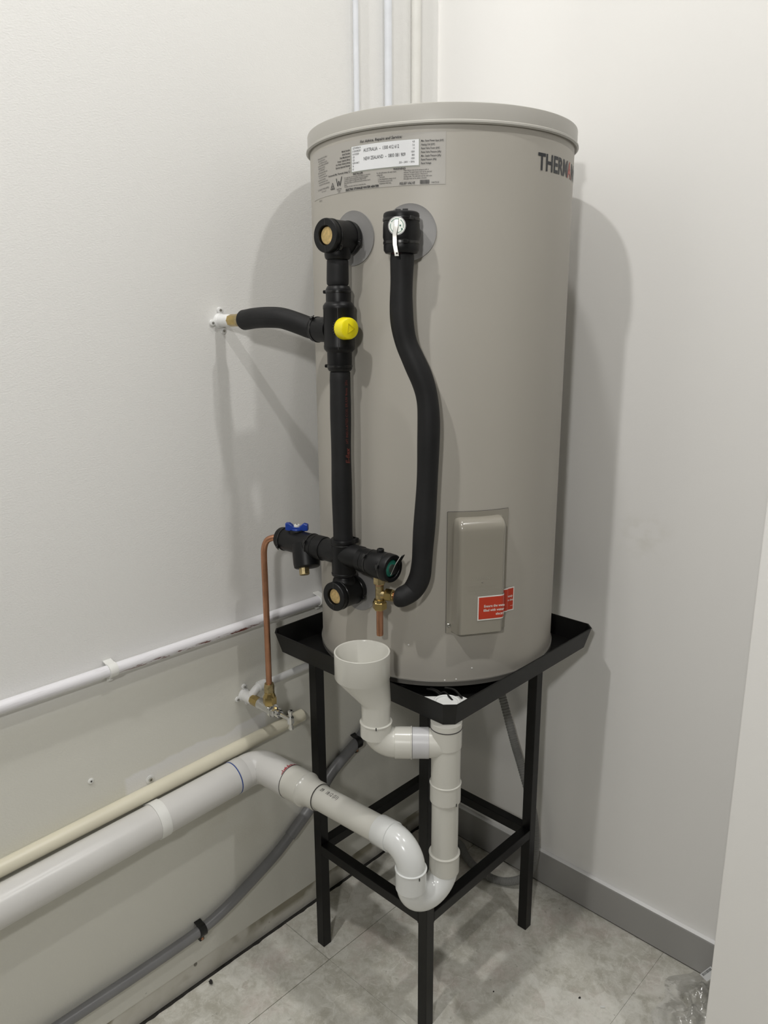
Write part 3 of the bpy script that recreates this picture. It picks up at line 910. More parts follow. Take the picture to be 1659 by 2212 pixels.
# red primer smear on the bend
mb = MB()
r6 = np.random.default_rng(8)
pb = r0 + RUN * .3553
pe1 = V3((0, 0, 1)) - RUN * RUN[2]; pe1 /= np.linalg.norm(pe1); pe2 = np.cross(RUN, pe1)
for q in range(26):
    a0, a1 = -.75 + q * .05, -.75 + (q + 1.15) * .05
    l_ = abs(r6.normal()) * .006 * math.sin(math.pi * (q + .5) / 26) + .0012
    mb.add([pb + (pe1 * math.cos(a_) + pe2 * math.sin(a_)) * .0376 + RUN * t_ for a_, t_ in ((a0, 0), (a1, 0), (a1, l_), (a0, l_ * .8))], [(0, 1, 2, 3)])
mb.build('primer_mark', M_REDMARK, dr_, smooth=0)['kind'] = 'stuff'
# tick marks on sockets
camdir = lambda p: (V3(CAM) - V3(p)) * V3((1, 1, 0)) / np.linalg.norm((V3(CAM) - V3(p)) * V3((1, 1, 0)))
for (x, y, z, r_, off) in ((PX, PY, .789, SR + .0012, .0), (DX, DY, .625, SR, .8), (RX, RY, .506, SR + .001, .55)):
    c = camdir((x, y, z)); c = V3((c[0] * math.cos(off) - c[1] * math.sin(off), c[0] * math.sin(off) + c[1] * math.cos(off), 0))
    MB().obox(V3((x, y, z)) + c * (r_ + .0003), np.cross(cz, c), cz, c, .0010, .0030, .0004).build('tick_mark', M_INK, dr_, smooth=0)
# date print on the run
tup = V3((0.10, -.50, .86)); tup = tup - RUN * (tup @ RUN); tup /= np.linalg.norm(tup); tsd = np.cross(tup, -RUN)


def runmap(x, y):
    # x along the pipe towards the trap, y round the pipe
    a = y / PR
    return r0 + RUN * (.252 - x) + (tup * math.cos(a) + np.cross(tup, -RUN) * math.sin(a)) * (PR + .0005)


put_text('pipe_print', [('.09   18:12 (S1)', .002, .004, .0125, 'LEFT')], runmap, M_INK, dr_, xscale=.72)

# strap holding the drain to the wall
yc = -.948
wpt = END + WD * (END[1] - yc) / abs(WD[1])
pc = thing('pipe_strap', 'white plastic strap clip round the large wall drain pipe', 'pipe clip', (wpt[0], wpt[1], wpt[2]))
MB().lathe([(-.011, .0372), (-.011, .0392), (.011, .0392), (.011, .0372)], wpt, WD, 44, cap0=False, cap1=False).build('strap', M_CLIP, pc)
MB().box((.0002, wpt[1] - .011, wpt[2] + .020), (.035, wpt[1] + .011, wpt[2] + .0235)).build('strap_tab', M_CLIP, pc, smooth=0)

# ------------------------------------------------------------------ wall services
# white painted copper pipe, high
wp = thing('painted_copper_pipe', 'white painted pipe with rust red scrapes running level along the left wall', 'pipe', (.018, -.80, .8634))
MB().lathe([(0, .0116), (2.9, .0116)], (.018, -.10, .8584), (0, -1, .0071), 28).build('pipe_run', M_CUPAINT, wp)


def saddle(y, z, px_, label, grp, r=.0116, dark=False):
    t = thing('saddle_clip', label, 'pipe clip', (px_, y, z), grp)
    m = M_BLACKG if dark else M_CLIP
    mb = MB()
    arc = [(px_ + (r + .0002) * math.cos(a), z + (r + .0002) * math.sin(a)) for a in np.linspace(-1.9, 1.9, 20)]
    out = [(px_ + (r + .0026) * math.cos(a), z + (r + .0026) * math.sin(a)) for a in np.linspace(1.9, -1.9, 20)]
    pts = arc + [(.0004, z + r + .002), (.0004, z + r + .0045)] + out + [(.0004, z - r - .0045), (.0004, z - r - .002)]
    mb.prism(pts, (0, y - .0085, 0), (1, 0, 0), (0, 0, 1), (0, 1, 0), .017)
    mb.build('clip_body', m, t, smooth=30)
    MB().box((.0003, y - .006, z - r - .016), (.008 if not dark else .018, y + .006, z - r - .001)).build('screw_lug', m, t, smooth=0, bevel=.0015)
    MB().lathe([(0, .0036), (.0012, .0034), (.0018, .0012)], (.008 if not dark else .018, y, z - r - .010), (1, 0, 0), 14).build('screw', M_WHITEP if not dark else M_COPPER, t)
    return t


saddle(-.998, .8648, .018, 'white saddle clip with screw, nearest on the upper painted pipe', 'saddle clips on the painted pipe')
saddle(-.452, .8609, .018, 'white saddle clip close behind the left side of the water heater', 'saddle clips on the painted pipe')
# lower white pipe fed by the stop tap plate
lw = thing('lower_painted_pipe', 'thin white painted pipe running from the tap plate behind the stand', 'pipe', (.030, -.4, .709))
MB().lathe([(0, .0088), (.60, .0088)], (.030, -.655, .707), (0, 1, .012), 22).build('pipe_run', M_WHITEP, lw)
MB().lathe([(0, .0118), (.012, .0128), (.020, .0118), (.022, .0092)], (.030, -.660, .7068), (0, 1, .012), 22).build('pipe_union', M_WHITEP, lw)
# cream conduit
cc = thing('cream_conduit', 'cream plastic conduit pipe sloping along the left wall above the drain', 'conduit', (.017, -.9, .559))
CD = V3((0, -1, -.027)); CD /= np.linalg.norm(CD)
MB().lathe([(0, .013), (.002, .0155), (2.9, .0155)], (.0162, -.520, .5745), CD, 28).build('conduit_run', M_CREAM, cc)
# grey conduit
gc = thing('grey_conduit', 'grey plastic conduit bending up the left wall behind the stand', 'conduit', (.016, -.8, .155))
gp = spline([(.0155, -3.0, .125), (.0155, -1.6, .137), (.0155, -1.171, .1440), (.0155, -1.006, .1455), (.0155, -.856, .1510), (.0155, -.780, .1660), (.0155, -.700, .195), (.0155, -.620, .2290),
             (.0155, -.560, .2640)], 8)
MB().tube(gp, .0125, 22).build('lower_run', M_GREYC, gc, smooth=60)
gp2 = spline([(.0155, -.575, .2545), (.0155, -.500, .305), (.0155, -.428, .3680), (.0155, -.357, .405), (.0155, -.312, .4300), (.0155, -.255, .495), (.0150, -.215, .548), (.0148, -.195, .58)], 8)
MB().tube(gp2, .0146, 22).build('upper_run', M_GREYC, gc, smooth=60)
saddle(-.846, .1518, .0155, 'black saddle clip with bronze screw on the grey conduit near the floor', 'saddle clips on the grey conduit', r=.0128, dark=True)
saddle(-.335, .4170, .0155, 'black saddle clip on the grey conduit behind the stand and white waste bend', 'saddle clips on the grey conduit', r=.0150, dark=True)
# risers in the corner above the tank
for (y, r_, m_, nm, lb) in ((-.2985, .0063, M_VPIPE, 'riser_pipe', 'thin bluish white riser pipe above tank, left of the three'),
                            (-.1945, .0088, M_VPIPE, 'riser_pipe', 'bluish white riser pipe above tank, middle of the three'),
                            (-.0970, .0112, M_VCON, 'riser_conduit', 'thick warm white riser conduit nearest the room corner')):
    t = thing(nm, lb, 'pipe', (.0125, y, .92))
    MB().lathe([(0, r_), (CEIL - .921, r_)], (.0125, y, .92), (0, 0, 1), 24).build('pipe_run', m_, t)
# corrugated conduit behind the stand
fc = thing('corrugated_conduit', 'grey corrugated flexible conduit looping to the floor behind the stand', 'conduit', (.35, -.06, .02))
fp = spline([(.215, -.040, .70), (.245, -.042, .625), (.289, -.047, .534), (.331, -.050, .426), (.356, -.050, .365), (.395, -.050, .26), (.410, -.050, .19), (.413, -.052, .11), (.398, -.062, .045), (.345, -.0907, .0125),
             (.277, -.105, .0122), (.205, -.082, .0122), (.165, -.055, .0122), (.12, -.05, .0122), (.06, -.06, .0122)], 46)
rad = [.0112 if i % 3 else .0096 for i in range(len(fp))]
MB().tube(fp, .011, 14, radii=rad).build('conduit_run', M_GREYF, fc, smooth=30)
# screws in the wall
for (y, z, r_, big, lb) in ((-1.0556, .638, .0062, 0, 'painted cross head screw on the left wall above the cream conduit'),
                            (-.930, .5815, .0098, 1, 'screw with white washer half hidden by the cream conduit')):
    t = thing('wall_screw', lb, 'screw', (0, y, z))
    MB().lathe([(.0002, r_), (.0015, r_), (.0022, r_ * .8)], (0, y, z), (1, 0, 0), 24).build('washer', M_WHITEP if big else M_CLIP, t)
    MB().lathe([(.002, .0045 if big else .0050), (.0045 if big else .0028, .0042)], (0, y, z), (1, 0, 0), 18).build('screw_head', M_STEELB if big else M_CLIP, t)
    hx = .0047 if big else .0030
    mb = MB().obox((hx, y, z), (1, 0, 0), (0, .707, .707), (0, -.707, .707), .0003, .0022, .0006).obox((hx, y, z), (1, 0, 0), (0, .707, .707), (0, -.707, .707), .0003, .0006, .0022)
    mb.build('cross_slot', M_PEBBLE, t, smooth=0)

# ------------------------------------------------------------------ fittings on the tank
VX, VY = .315, -.648
HN = cyl(A_HOT, 0, 1) - cyl(A_HOT, 0, 0); HN /= np.linalg.norm(HN)


def elbow(zc_, up, name, label):
    """foam-covered elbow on a tank socket; up=+1 the branch rises, -1 it drops"""
    base = cyl(A_HOT, zc_, .0045)
    t = thing(name, label, 'pipe fitting', base)
    MB().lathe([(0, .0255), (.004, .0280), (.058, .0280), (.060, .0287), (.0665, .0287), (.068, .0275), (.068, .0172), (.067, .0163), (.052, .0160)], base, HN, 44).build('cover', M_BLACK, t, smooth=35)
    MB().lathe([(.050, .0155), (.0625, .0150), (.0632, .0142)], base, HN, 36).build('brass_plug', M_PLUG, t)
    q0 = base + HN * .0680
    for sg in (1, -1): MB().obox(q0 + V3((0, 0, .0225 * sg)), np.cross(cz, HN), cz, HN, .0004, .0058, .0003).build('cover_split', M_SEAM, t, smooth=0)
    sdv = np.cross(cz, HN)
    tie(base + HN * .0535, HN, .0281, V3((0, 0, -.7)) + sdv * .75 * (1 if up < 0 else -.6), t)
    tie(base + HN * .012, HN, .0281, V3((0, 0, -.35)) + sdv * .9, t)
    return t


hot = elbow(1.6695, -1, 'hot_outlet_elbow', 'black foam covered elbow with brass plug high on the heater')
MB().lathe([(1.6315, .0205), (1.634, .0226), (1.639, .0236), (1.668, .0236)], (VX, VY, 0), (0, 0, 1), 40).build('branch', M_BLACK, hot, smooth=40)
cold = elbow(1.0059, 1, 'cold_inlet_elbow', 'black foam covered elbow with brass plug low on the heater')
MB().lathe([(1.008, .0226), (1.030, .0226), (1.0345, .0215), (1.036, .0200), (1.041, .0185)], (VX, VY, 0), (0, 0, 1), 40).build('branch', M_BLACK, cold, smooth=40)
p = V3((VX - .0225, VY - .004, 1.010))

# short lagged piece and tempering valve
sl = thing('short_lagged_pipe', 'short black foam lagged pipe between the upper elbow and yellow capped valve', 'pipe', (VX, VY, 1.5866))
MB().lathe([(0, .0175), (.003, .0196), (.010, .0199), (.030, .0196), (.042, .0193), (.0445, .0180)], (VX - .0015, VY, 1.5867), (.03, 0, 1), 36).build('lagging', M_FOAM, sl, smooth=50)
tv = thing('tempering_valve', 'black foam covered mixing valve with yellow cap on the heater front', 'valve', (VX, VY, 1.436))
MB().lathe([(1.4365, .0195), (1.4385, .0215), (1.441, .0226), (1.470, .0228), (1.4745, .0270), (1.477, .0284), (1.482, .0286), (1.4835, .0280), (1.5455, .0280), (1.547, .0286), (1.552, .0284), (1.556, .0258),
            (1.559, .0228), (1.5800, .0228), (1.583, .0215), (1.5863, .0195)], (VX, VY, 0), (0, 0, 1), 48).build('valve_cover', M_BLACK, tv, smooth=35)
BZ = 1.5105
MB().lathe([(.020, .0226), (.060, .0226), (.0625, .0222), (.0655, .0195)], (VX, VY, BZ), (-1, -.05, 0), 40).build('branch', M_BLACK, tv, smooth=40)
kd = V3((.98, -.20, 0)); kd /= np.linalg.norm(kd)
kb = V3((VX - .002, VY - .006, BZ + .002))
cap = MB().lathe([(.022, .0150), (.024, .0188), (.028, .0196), (.044, .0190), (.0475, .0178), (.049, .0155)], kb, kd, 40).build('yellow_cap', M_YEL, tv, smooth=35)
ks = np.cross(cz, kd)
tri = [(-.006, -.0085), (.0085, -.0005), (-.004, .0085)]
mb = MB()
for i in range(3):
    a, b = tri[i], tri[(i + 1) % 3]; d_ = V3((b[0] - a[0], b[1] - a[1], 0)); l_ = np.linalg.norm(d_); u_ = (ks * d_[0] + cz * d_[1]) / l_
    c = kb + kd * .0492 + ks * (a[0] + b[0]) / 2 + cz * (a[1] + b[1]) / 2
    mb.obox(c, u_, np.cross(kd, u_), kd, l_ / 2, .0006, .0007)
mb.build('triangle_mark', mat('yellow_plastic_shade', (.66, .55, .006), .35, noise=(20, .04)), cap)
mb = MB()
for q in range(5):
    a = 2.6 + q * .25; mb.obox(kb + kd * .0235 + (ks * math.cos(a) + cz * math.sin(a)) * .0192, kd, ks, cz, .0016, .0010, .0010)
mb.build('ratchet_teeth', M_PEBBLE, cap)['kind'] = 'stuff'
tie((VX, VY, 1.5765), (0, 0, 1), .0228, (-.85, -.5, 0), tv); tie((VX, VY, 1.4455), (0, 0, 1), .0227, (-.85, -.5, 0), tv)
tie(V3((VX, VY, BZ)) + V3((-1, -.05, 0)) * .0555, (-1, -.05, 0), .0226, (0, -.55, .8), tv)
MB().obox((VX + .0195, VY - .0210, 1.512), (.68, .73, 0), (.73, -.68, 0), cz, .0004, .0010, .036).build('cover_split', M_SEAM, tv)

# pipe from the wall outlet into the valve branch
wo = thing('hot_wall_outlet', 'white painted wall plate elbow with brass nipple on the left wall', 'pipe fitting', (0, -.688, 1.528))


def wallplate(o, t, m):
    o = V3(o)
    mb = MB().lathe([(.0003, .016), (.003, .0155), (.006, .013)], o, (1, 0, 0), 28)
    lugs = ((0.0, .021), (-.0195, -.004), (.006, -.0200))
    for (dy, dz) in lugs:
        l_ = math.hypot(dy, dz)
        mb.lathe([(.0003, .0066), (.0036, .0064), (.0044, .0050)], o + V3((0, dy, dz)), (1, 0, 0), 18)
        mb.obox(o + V3((.002, dy / 2, dz / 2)), (1, 0, 0), V3((0, dy, dz)) / l_, V3((0, -dz, dy)) / l_, .0016, l_ / 2, .0042)
    pl_ = mb.build('back_plate', m, t, smooth=35)
    for (dy, dz) in lugs: MB().lathe([(.004, .0030), (.0058, .0026), (.0062, .001)], o + V3((0, dy, dz)), (1, 0, 0), 12).build('plate_screw', M_STEELB, pl_)


wallplate((0, -.688, 1.528), wo, M_WHITEP)
MB().lathe([(.003, .0125), (.034, .0125), (.038, .0118), (.0385, .0100)], (0, -.688, 1.528), (1, 0, .015), 28).build('outlet_body', M_WHITEP, wo, smooth=40)
MB().lathe([(.036, .0112), (.0365, .0120), (.064, .0120), (.0645, .0112)], (0, -.688, 1.528), (1, 0, .015), 8).build('brass_nipple', M_BRASS, wo, smooth=20)
MB().lathe([(.063, .0105), (.066, .0128), (.078, .0128)], (0, -.688, 1.528), (1, 0, .015), 28).build('brass_union', M_BRASSR, wo, smooth=30)
lp = thing('lagged_wall_pipe', 'black foam lagged bent pipe from the wall outlet to the yellow capped valve', 'pipe', (.16, -.685, 1.53))
pth = spline([(.0765, -.688, 1.5290), (.090, -.688, 1.5296), (.120, -.687, 1.5325), (.158, -.684, 1.5335), (.190, -.676, 1.5312), (.222, -.664, 1.5215), (.244, -.655, 1.5135), (.262, -.651, 1.5105)], 6)
nrm = len(pth); rr = [.0196] * nrm; rr[0] = .0120; rr[1] = .0158; rr[2] = .0176; rr[3] = .0186
MB().tube(pth, .0196, 28, radii=rr).build('lagging', M_FOAM, lp, smooth=60)

# long lagged riser
rs = thing('long_lagged_pipe', 'long straight black foam lagged pipe with red print between the valves', 'pipe', (VX, VY, 1.112))
pth = [(VX + .0005, VY, 1.4362), (VX + .0005, VY, 1.4335), (VX, VY, 1.42)] + [(VX + .0012 * math.sin(z * 9), VY, z) for z in np.linspace(1.40, 1.13, 12)] + [(VX, VY, 1.1120)]
MB().tube(pth, .0192, 32, radii=[.0172, .0188, .0192] + [.0192 + .0005 * math.sin(q) for q in range(12)] + [.0192]).build('lagging', M_FOAM, rs, smooth=60)


def risermap(x, y):
    # x runs upward along the pipe, y round it
    a = math.radians(-6) - y / .0196
    return V3((VX + .0203 * math.cos(a), VY + .0203 * math.sin(a), 1.266 + x))


put_text('lagging_print', [('E-flex', 0, -.004, .0125, 'LEFT', dict(shear=.2, bold=.0003)), ('HT INSULATED COIL ER-UV 9mm  20x', .038, -.001, .0070, 'LEFT')], risermap, M_DIMRED, rs)

# cross at the cold inlet, with isolating valve and expansion valve
ZC = 1.0855
AD = V3((.998, .06, 0)); AD /= np.linalg.norm(AD); AN = V3((.06, -.998, 0))
AR = V3((.999, .022, -.024)); AR /= np.linalg.norm(AR)
CC = V3((VX, VY, ZC))
cx = thing('pipe_cross', 'black foam covered pipe cross below the long lagged pipe', 'pipe fitting', (VX, VY, 1.041))
MB().lathe([(1.0415, .0215), (1.0435, .0240), (1.0475, .0243), (1.0490, .0234), (1.104, .0234), (1.1055, .0243), (1.1065, .0236), (1.1080, .0236), (1.1095, .0245), (1.1145, .0245), (1.1165, .0236), (1.1165, .0196)],
           (VX, VY, 0), (0, 0, 1), 44).build('cross_body', M_BLACK, cx, smooth=30)
MB().lathe([(-.052, .0222), (-.0505, .0228), (.0475, .0228), (.049, .0222)], CC, AD, 40).build('cross_arm', M_BLACK, cx, smooth=30)
mb = MB().obox(CC + V3((0.0135, .0185, .026)), (1, 0, 0), (0, 1, 0), cz, .006, .005, .005)
mb.build('cover_catch', M_BLACK, cx, bevel=.001)
iv = thing('isolating_valve', 'black foam covered isolating valve with blue butterfly handle at left', 'valve', CC - AD * .12)
MB().lathe([(.0495, .0225), (.050, .0238), (.053, .0245), (.072, .0245), (.0735, .0236), (.074, .0242), (.0955, .0242), (.097, .0239), (.1745, .0238), (.179, .0228), (.1805, .0205)], CC, -AD, 44).build('valve_cover', M_BLACK, iv, smooth=30)
yd = V3((AD[0] * .42, AD[1] * .42, -1)) + AN * .30; yd /= np.linalg.norm(yd)
yo = CC - AD * .108
MB().lathe([(-.0, .0270), (.040, .0272), (.0475, .0262), (.049, .0240)], yo, yd, 40).build('strainer_boss', M_BLACK, iv, smooth=35)
MB().lathe([(.040, .0104), (.0655, .0104), (.0665, .0092)], yo + AD * -.010, yd, 10).build('brass_drain_plug', M_BRASSR, iv, smooth=20)
ho = CC - AD * .130 + V3((0, 0, .0215))
MB().lathe([(-.004, .0150), (.003, .0155), (.0045, .0140)], ho, cz, 28).build('handle_collar', M_BLACK, iv, smooth=35)
hd = V3((.83, -.56, 0)); hs = V3((.56, .83, 0))
hd = V3((.80, .60, 0)); hs = np.cross(cz, hd)
hp = [(-.0235, .0035), (-.0235, .0190), (-.0150, .0190), (-.0095, .0150), (-.0065, .0115), (.0065, .0115), (.0095, .0150), (.0150, .0190), (.0235, .0165), (.0235, .0035), (.0100, .0020), (-.0100, .0020)]
hb_ = MB().prism(hp, ho + hs * -.0058, hd, cz, hs, .0116).build('blue_handle', M_BLUE, iv, smooth=0, bevel=.0018)
MB().lathe([(.0018, .0118), (.0062, .0116), (.0075, .0105)], ho, cz, 28).build('handle_hub', M_BLUE, hb_, smooth=35)
MB().lathe([(.0112, .0066), (.0145, .0066), (.0155, .0055)], ho, cz, 24).build('white_screw_cap', M_CLIP, hb_, smooth=35)
MB().obox(ho + cz * .0157, (.8, -.6, 0), (.6, .8, 0), cz, .0034, .0008, .0003).build('screw_slot', M_PEBBLE, hb_)
tie(CC - AD * .1660, AD, .0240, AN * .9 - cz * .45, iv); tie(CC - AD * .0855, AD, .0243, AN * .85 + cz * .5, iv)

xv = thing('expansion_valve', 'black foam covered relief valve with green disc and chrome lever', 'valve', CC + AR * .09)
MB().lathe([(.048, .0222), (.0485, .0232), (.0600, .0232), (.0605, .0225), (.0625, .0225), (.0630, .0234), (.0730, .0236), (.0760, .0236), (.0800, .0252), (.0850, .0262), (.1120, .0264), (.1135, .0256), (.1150, .0256), (.1165, .0268),
            (.1270, .0268), (.1295, .0255), (.1295, .0190), (.1280, .0180), (.1120, .0176)], CC, AR, 44).build('valve_cover', M_BLACK, xv, smooth=30)
gd = MB().lathe([(.112, .0172), (.1235, .0168), (.1255, .0150), (.1260, .0080)], CC, AR, 36).build('green_disc', M_GREEN, xv, smooth=35)
MB().lathe([(.125, .0085), (.1285, .0080), (.1290, .0040)], CC, AR, 24).build('disc_hub', M_STEELB, gd)
lv0 = CC + AR * .128; sA = np.cross(cz, AR)
pts = [lv0 + AR * .003 + cz * -.010 - sA * .002, lv0 + AR * .0055 + cz * -.003, lv0 + AR * .011 + cz * .012 + sA * .002, lv0 + AR * .022 + cz * .030 + sA * .004]
mb = MB(); v = []; f = []
for q, p_ in enumerate(pts):
    w_ = (.0072, .0080, .0070, .0056)[q]
    nn = np.cross(sA, (pts[min(q + 1, 3)] - pts[max(q - 1, 0)])); nn /= np.linalg.norm(nn)
    v += [p_ + sA * w_ + nn * .0008, p_ - sA * w_ + nn * .0008, p_ - sA * w_ - nn * .0008, p_ + sA * w_ - nn * .0008]
for i in range(3):
    for k_ in range(4): f.append((4 * i + k_, 4 * i + (k_ + 1) % 4, 4 * i + 4 + (k_ + 1) % 4, 4 * i + 4 + k_))
f += [(0, 1, 2, 3), (12, 13, 14, 15)]
mb.add(v, f).build('lever', M_CHROME, xv, smooth=20, bevel=.0005)
kp = CC + AR * .0985 + cz * .0255
MB().lathe([(-.004, .0068), (.0050, .0068), (.0065, .0058), (.0062, .0036), (.003, .0034)], kp, cz, 20).build('top_boss', M_BLACK, xv, smooth=30)
tie(CC + AR * .0748, AR, .0237, AN * .75 + cz * .65, xv); tie(CC + AR * .1142, AR, .0259, AN * .95 + cz * .25, xv)

# brass tee below the expansion valve
TE = V3((.4106, -.6462, 0))
bt = thing('brass_tee', 'brass compression tee with copper tail hanging above the tundish', 'pipe fitting', (TE[0], TE[1], .942))
MB().lathe([(1.0455, .0108), (1.0470, .0116), (1.0640, .0116)], TE, (0, 0, 1), 6).build('upper_nut', M_BRASSR, bt, smooth=20)
MB().lathe([(1.0430, .0084), (1.0452, .0084)], TE, (0, 0, 1), 24).build('copper_ring', M_COPPER, bt)
MB().lathe([(1.013, .0082), (1.0445, .0080)], TE, (0, 0, 1), 24).build('tee_body', M_BRASSR, bt)
TD = V3((.93, .37, 0)); TD /= np.linalg.norm(TD)
zt_ = 1.0258
MB().lathe([(.002, .0080), (.013, .0080)], TE + cz * zt_, TD, 24).build('tee_branch', M_BRASSR, bt)
MB().lathe([(.0115, .0100), (.0135, .0124), (.0260, .0124), (.0275, .0110)], TE + cz * zt_, TD, 6).build('side_nut', M_BRASS, bt, smooth=20)
MB().lathe([(.0265, .0104), (.0290, .0100)], TE + cz * zt_, TD, 24).build('nut_collar', M_BRASS, bt)
MB().lathe([(.0285, .0066), (.0400, .0066)], TE + cz * zt_, TD, 20).build('copper_stub', M_COPPER, bt)
MB().lathe([(.9945, .0115), (.9970, .0136), (1.0090, .0136), (1.0110, .0120)], TE, (0, 0, 1), 6, ref=(.8, .5, 0)).build('lower_nut', M_BRASS, bt, smooth=20)
MB().lathe([(1.0100, .0118), (1.0150, .0108), (1.0165, .0084)], TE, (0, 0, 1), 24).build('nut_shoulder', M_BRASS, bt)
MB().lathe([(.9420, .0052), (.9420, .0062), (.9435, .0066), (.9960, .0066)], TE, (0, 0, 1), 24).build('copper_tail', M_COPPER, bt)

# relief valve at top right with its lagged discharge line
QX, QY = .4423, -.6195
RN = cyl(A_REL, 0, 1) - cyl(A_REL, 0, 0); RN /= np.linalg.norm(RN)
rv = thing('relief_valve', 'black foam covered relief valve with silver dial and lever high on heater', 'valve', (QX, QY, 1.634))
MB().lathe([(1.6345, .0225), (1.6355, .0270), (1.640, .0298), (1.647, .0302), (1.650, .0296), (1.6545, .0296), (1.6575, .0303), (1.661, .0312), (1.6800, .0308), (1.6860, .0300), (1.6905, .0300), (1.6945, .0305),
            (1.6985, .0296), (1.7005, .0270), (1.7015, .010), (1.7016, .001)], (QX, QY, 0), (0, 0, 1), 48, cap0=True, cap1=False).build('valve_cover', M_BLACK, rv, smooth=35)
MB().lathe([(-.031, .0260), (.0, .0265)], V3((QX, QY, 1.6700)), RN, 32).build('tank_neck', M_BLACK, rv)
dn = V3((.600, -.80, 0)); dn = dn / np.linalg.norm(dn)
dc = V3((QX, QY, 1.6758))
dl = MB().lathe([(.026, .0142), (.0325, .0142), (.0338, .0132)], dc - np.cross(cz, dn) * .004, dn, 36).build('dial', M_DIAL, rv, smooth=35)
band('dial_rim', dc + dn * .0322 - np.cross(cz, dn) * .004, dn, .0140, .0022, .0007, M_BLACKG, dl)
ds = np.cross(cz, dn)
mp = lambda x, y: dc - ds * .004 + dn * .0345 + ds * x + cz * y
mb = MB()
for q in range(28):
    a = q * 2 * math.pi / 28
    if q % 7 == 5: continue
    mb.obox(mp(.0108 * math.cos(a), .0108 * math.sin(a)), ds, cz, dn, .0006, .0008, .0002)
for (x, y) in ((.0055, .0002), (.0082, -.0052), (-.004, -.006)):
    mb.lathe([(0, .0014), (.0003, .0012)], mp(x, y), dn, 12)
mb.build('dial_print', M_GREEN, dl)['kind'] = 'stuff'
lc = dc - ds * .0045 + dn * .0355
pts = [lc + cz * .0095, lc + cz * -.002 - ds * .0008, lc + cz * -.0135 - ds * .0028 + dn * .0035, lc + cz * -.0300 - ds * .0022 + dn * .0050, lc + cz * -.0480 + ds * .0010 + dn * .0035]
mb = MB(); v = []; f = []
for q, p_ in enumerate(pts):
    tg = pts[min(q + 1, 4)] - pts[max(q - 1, 0)]; nn = np.cross(ds, tg); nn /= np.linalg.norm(nn)
    w_ = .0036
    v += [p_ + ds * w_ + nn * .0010, p_ - ds * w_ + nn * .0010, p_ - ds * w_ - nn * .0010, p_ + ds * w_ - nn * .0010]
for i in range(4):
    for k_ in range(4): f.append((4 * i + k_, 4 * i + (k_ + 1) % 4, 4 * i + 4 + (k_ + 1) % 4, 4 * i + 4 + k_))
f += [(0, 1, 2, 3), (16, 17, 18, 19)]
lev = mb.add(v, f).build('lever', M_STEELB, rv, smooth=20, bevel=.0006)
MB().lathe([(-.0005, .0016), (.0016, .0016)], pts[-1] + cz * .0045 + dn * .0002, dn, 14).build('lever_hole', M_PEBBLE, lev)
tie((QX, QY, 1.6885), (0, 0, 1), .0301, (.95, -.30, 0), rv, width=.0048); tie((QX, QY, 1.6522), (0, 0, 1), .0297, (.80, -.60, 0), rv, width=.0048)
mb = MB().obox((QX - .004, QY - .004, 1.7030), (.7, .7, 0), (-.7, .7, 0), cz, .0045, .004, .0028).obox((QX + .006, QY + .003, 1.7030), (.7, .7, 0), (-.7, .7, 0), cz, .0045, .004, .0032)
mb.build('cover_catch', M_BLACKG, rv, bevel=.001)
MB().lathe([(1.6325, .014), (1.6350, .016)], (QX + .002, QY - .004, 0), (0, 0, 1), 24).build('red_seal', M_REDMARK, rv)

ds_ = thing('lagged_discharge_pipe', 'long S-shaped black foam lagged pipe from upper relief valve to brass tee', 'pipe', (.46, -.60, 1.03))
hz = TE + cz * zt_ + TD * .0345
pth = spline([(QX + .0022, QY, 1.6355), (QX + .0015, QY, 1.620), (QX + .0005, QY, 1.590), (QX, QY - .0005, 1.555), (QX + .002, QY, 1.520), (.4500, -.6155, 1.488), (.4625, -.6085, 1.456), (.4745, -.6005, 1.424), (.4815, -.5955, 1.392),
              (.4840, -.5938, 1.355), (.4836, -.5940, 1.300), (.4822, -.5948, 1.240), (.4795, -.5965, 1.180), (.4770, -.5985, 1.130), (.4752, -.6000, 1.090), (.4715, -.6025, 1.060), (.4620, -.6105, 1.036), hz + TD * .012 + cz * .001, hz], 7)
nr2 = len(pth); rr = [.0197 + .0006 * math.sin(i * .31) for i in range(nr2)]
rr[0] = .0180; rr[1] = .0195; rr[2] = .0202; rr[3] = .0200; rr[4] = .0203
rr[-1] = .0125; rr[-2] = .0165; rr[-3] = .0182; rr[-4] = .0190
MB().tube(pth, .0198, 32, radii=rr).build('lagging', M_FOAM, ds_, smooth=60)

# ------------------------------------------------------------------ stop tap and copper pipe at the left
tp = thing('stop_tap', 'chrome stop tap with T handle on a white wall plate', 'tap', (0, -.68, .684))
wallplate((0, -.680, .684), tp, M_WHITEP)
TO = V3((0, -.680, .684)); TA = V3((1, 0, 0))
MB().lathe([(.003, .0125), (.012, .0135), (.032, .0130), (.0335, .0115)], TO, TA, 28).build('plate_body', M_WHITEP, tp, smooth=40)
MB().tube(spline([(.026, -.6800, .6870), (.028, -.6720, .6965), (.0295, -.6640, .7035), (.030, -.6540, .7065)], 5), .0098, 22).build('plate_branch', M_WHITEP, tp, smooth=40)
MB().lathe([(.0325, .0118), (.0605, .0118)], TO, TA, 8).build('brass_nipple', M_BRASS, tp, smooth=20)
MB().lathe([(.0600, .0122), (.0610, .0134), (.0640, .0134), (.0665, .0122), (.0980, .0126), (.1040, .0138), (.1060, .0122)], TO, TA, 32).build('tap_body', M_CHROME, tp, smooth=30)
MB().lathe([(.1060, .0152), (.1090, .0158), (.1120, .0152), (.1130, .0126)], TO, TA, 30).build('tap_flange', M_CHROME, tp, smooth=30)
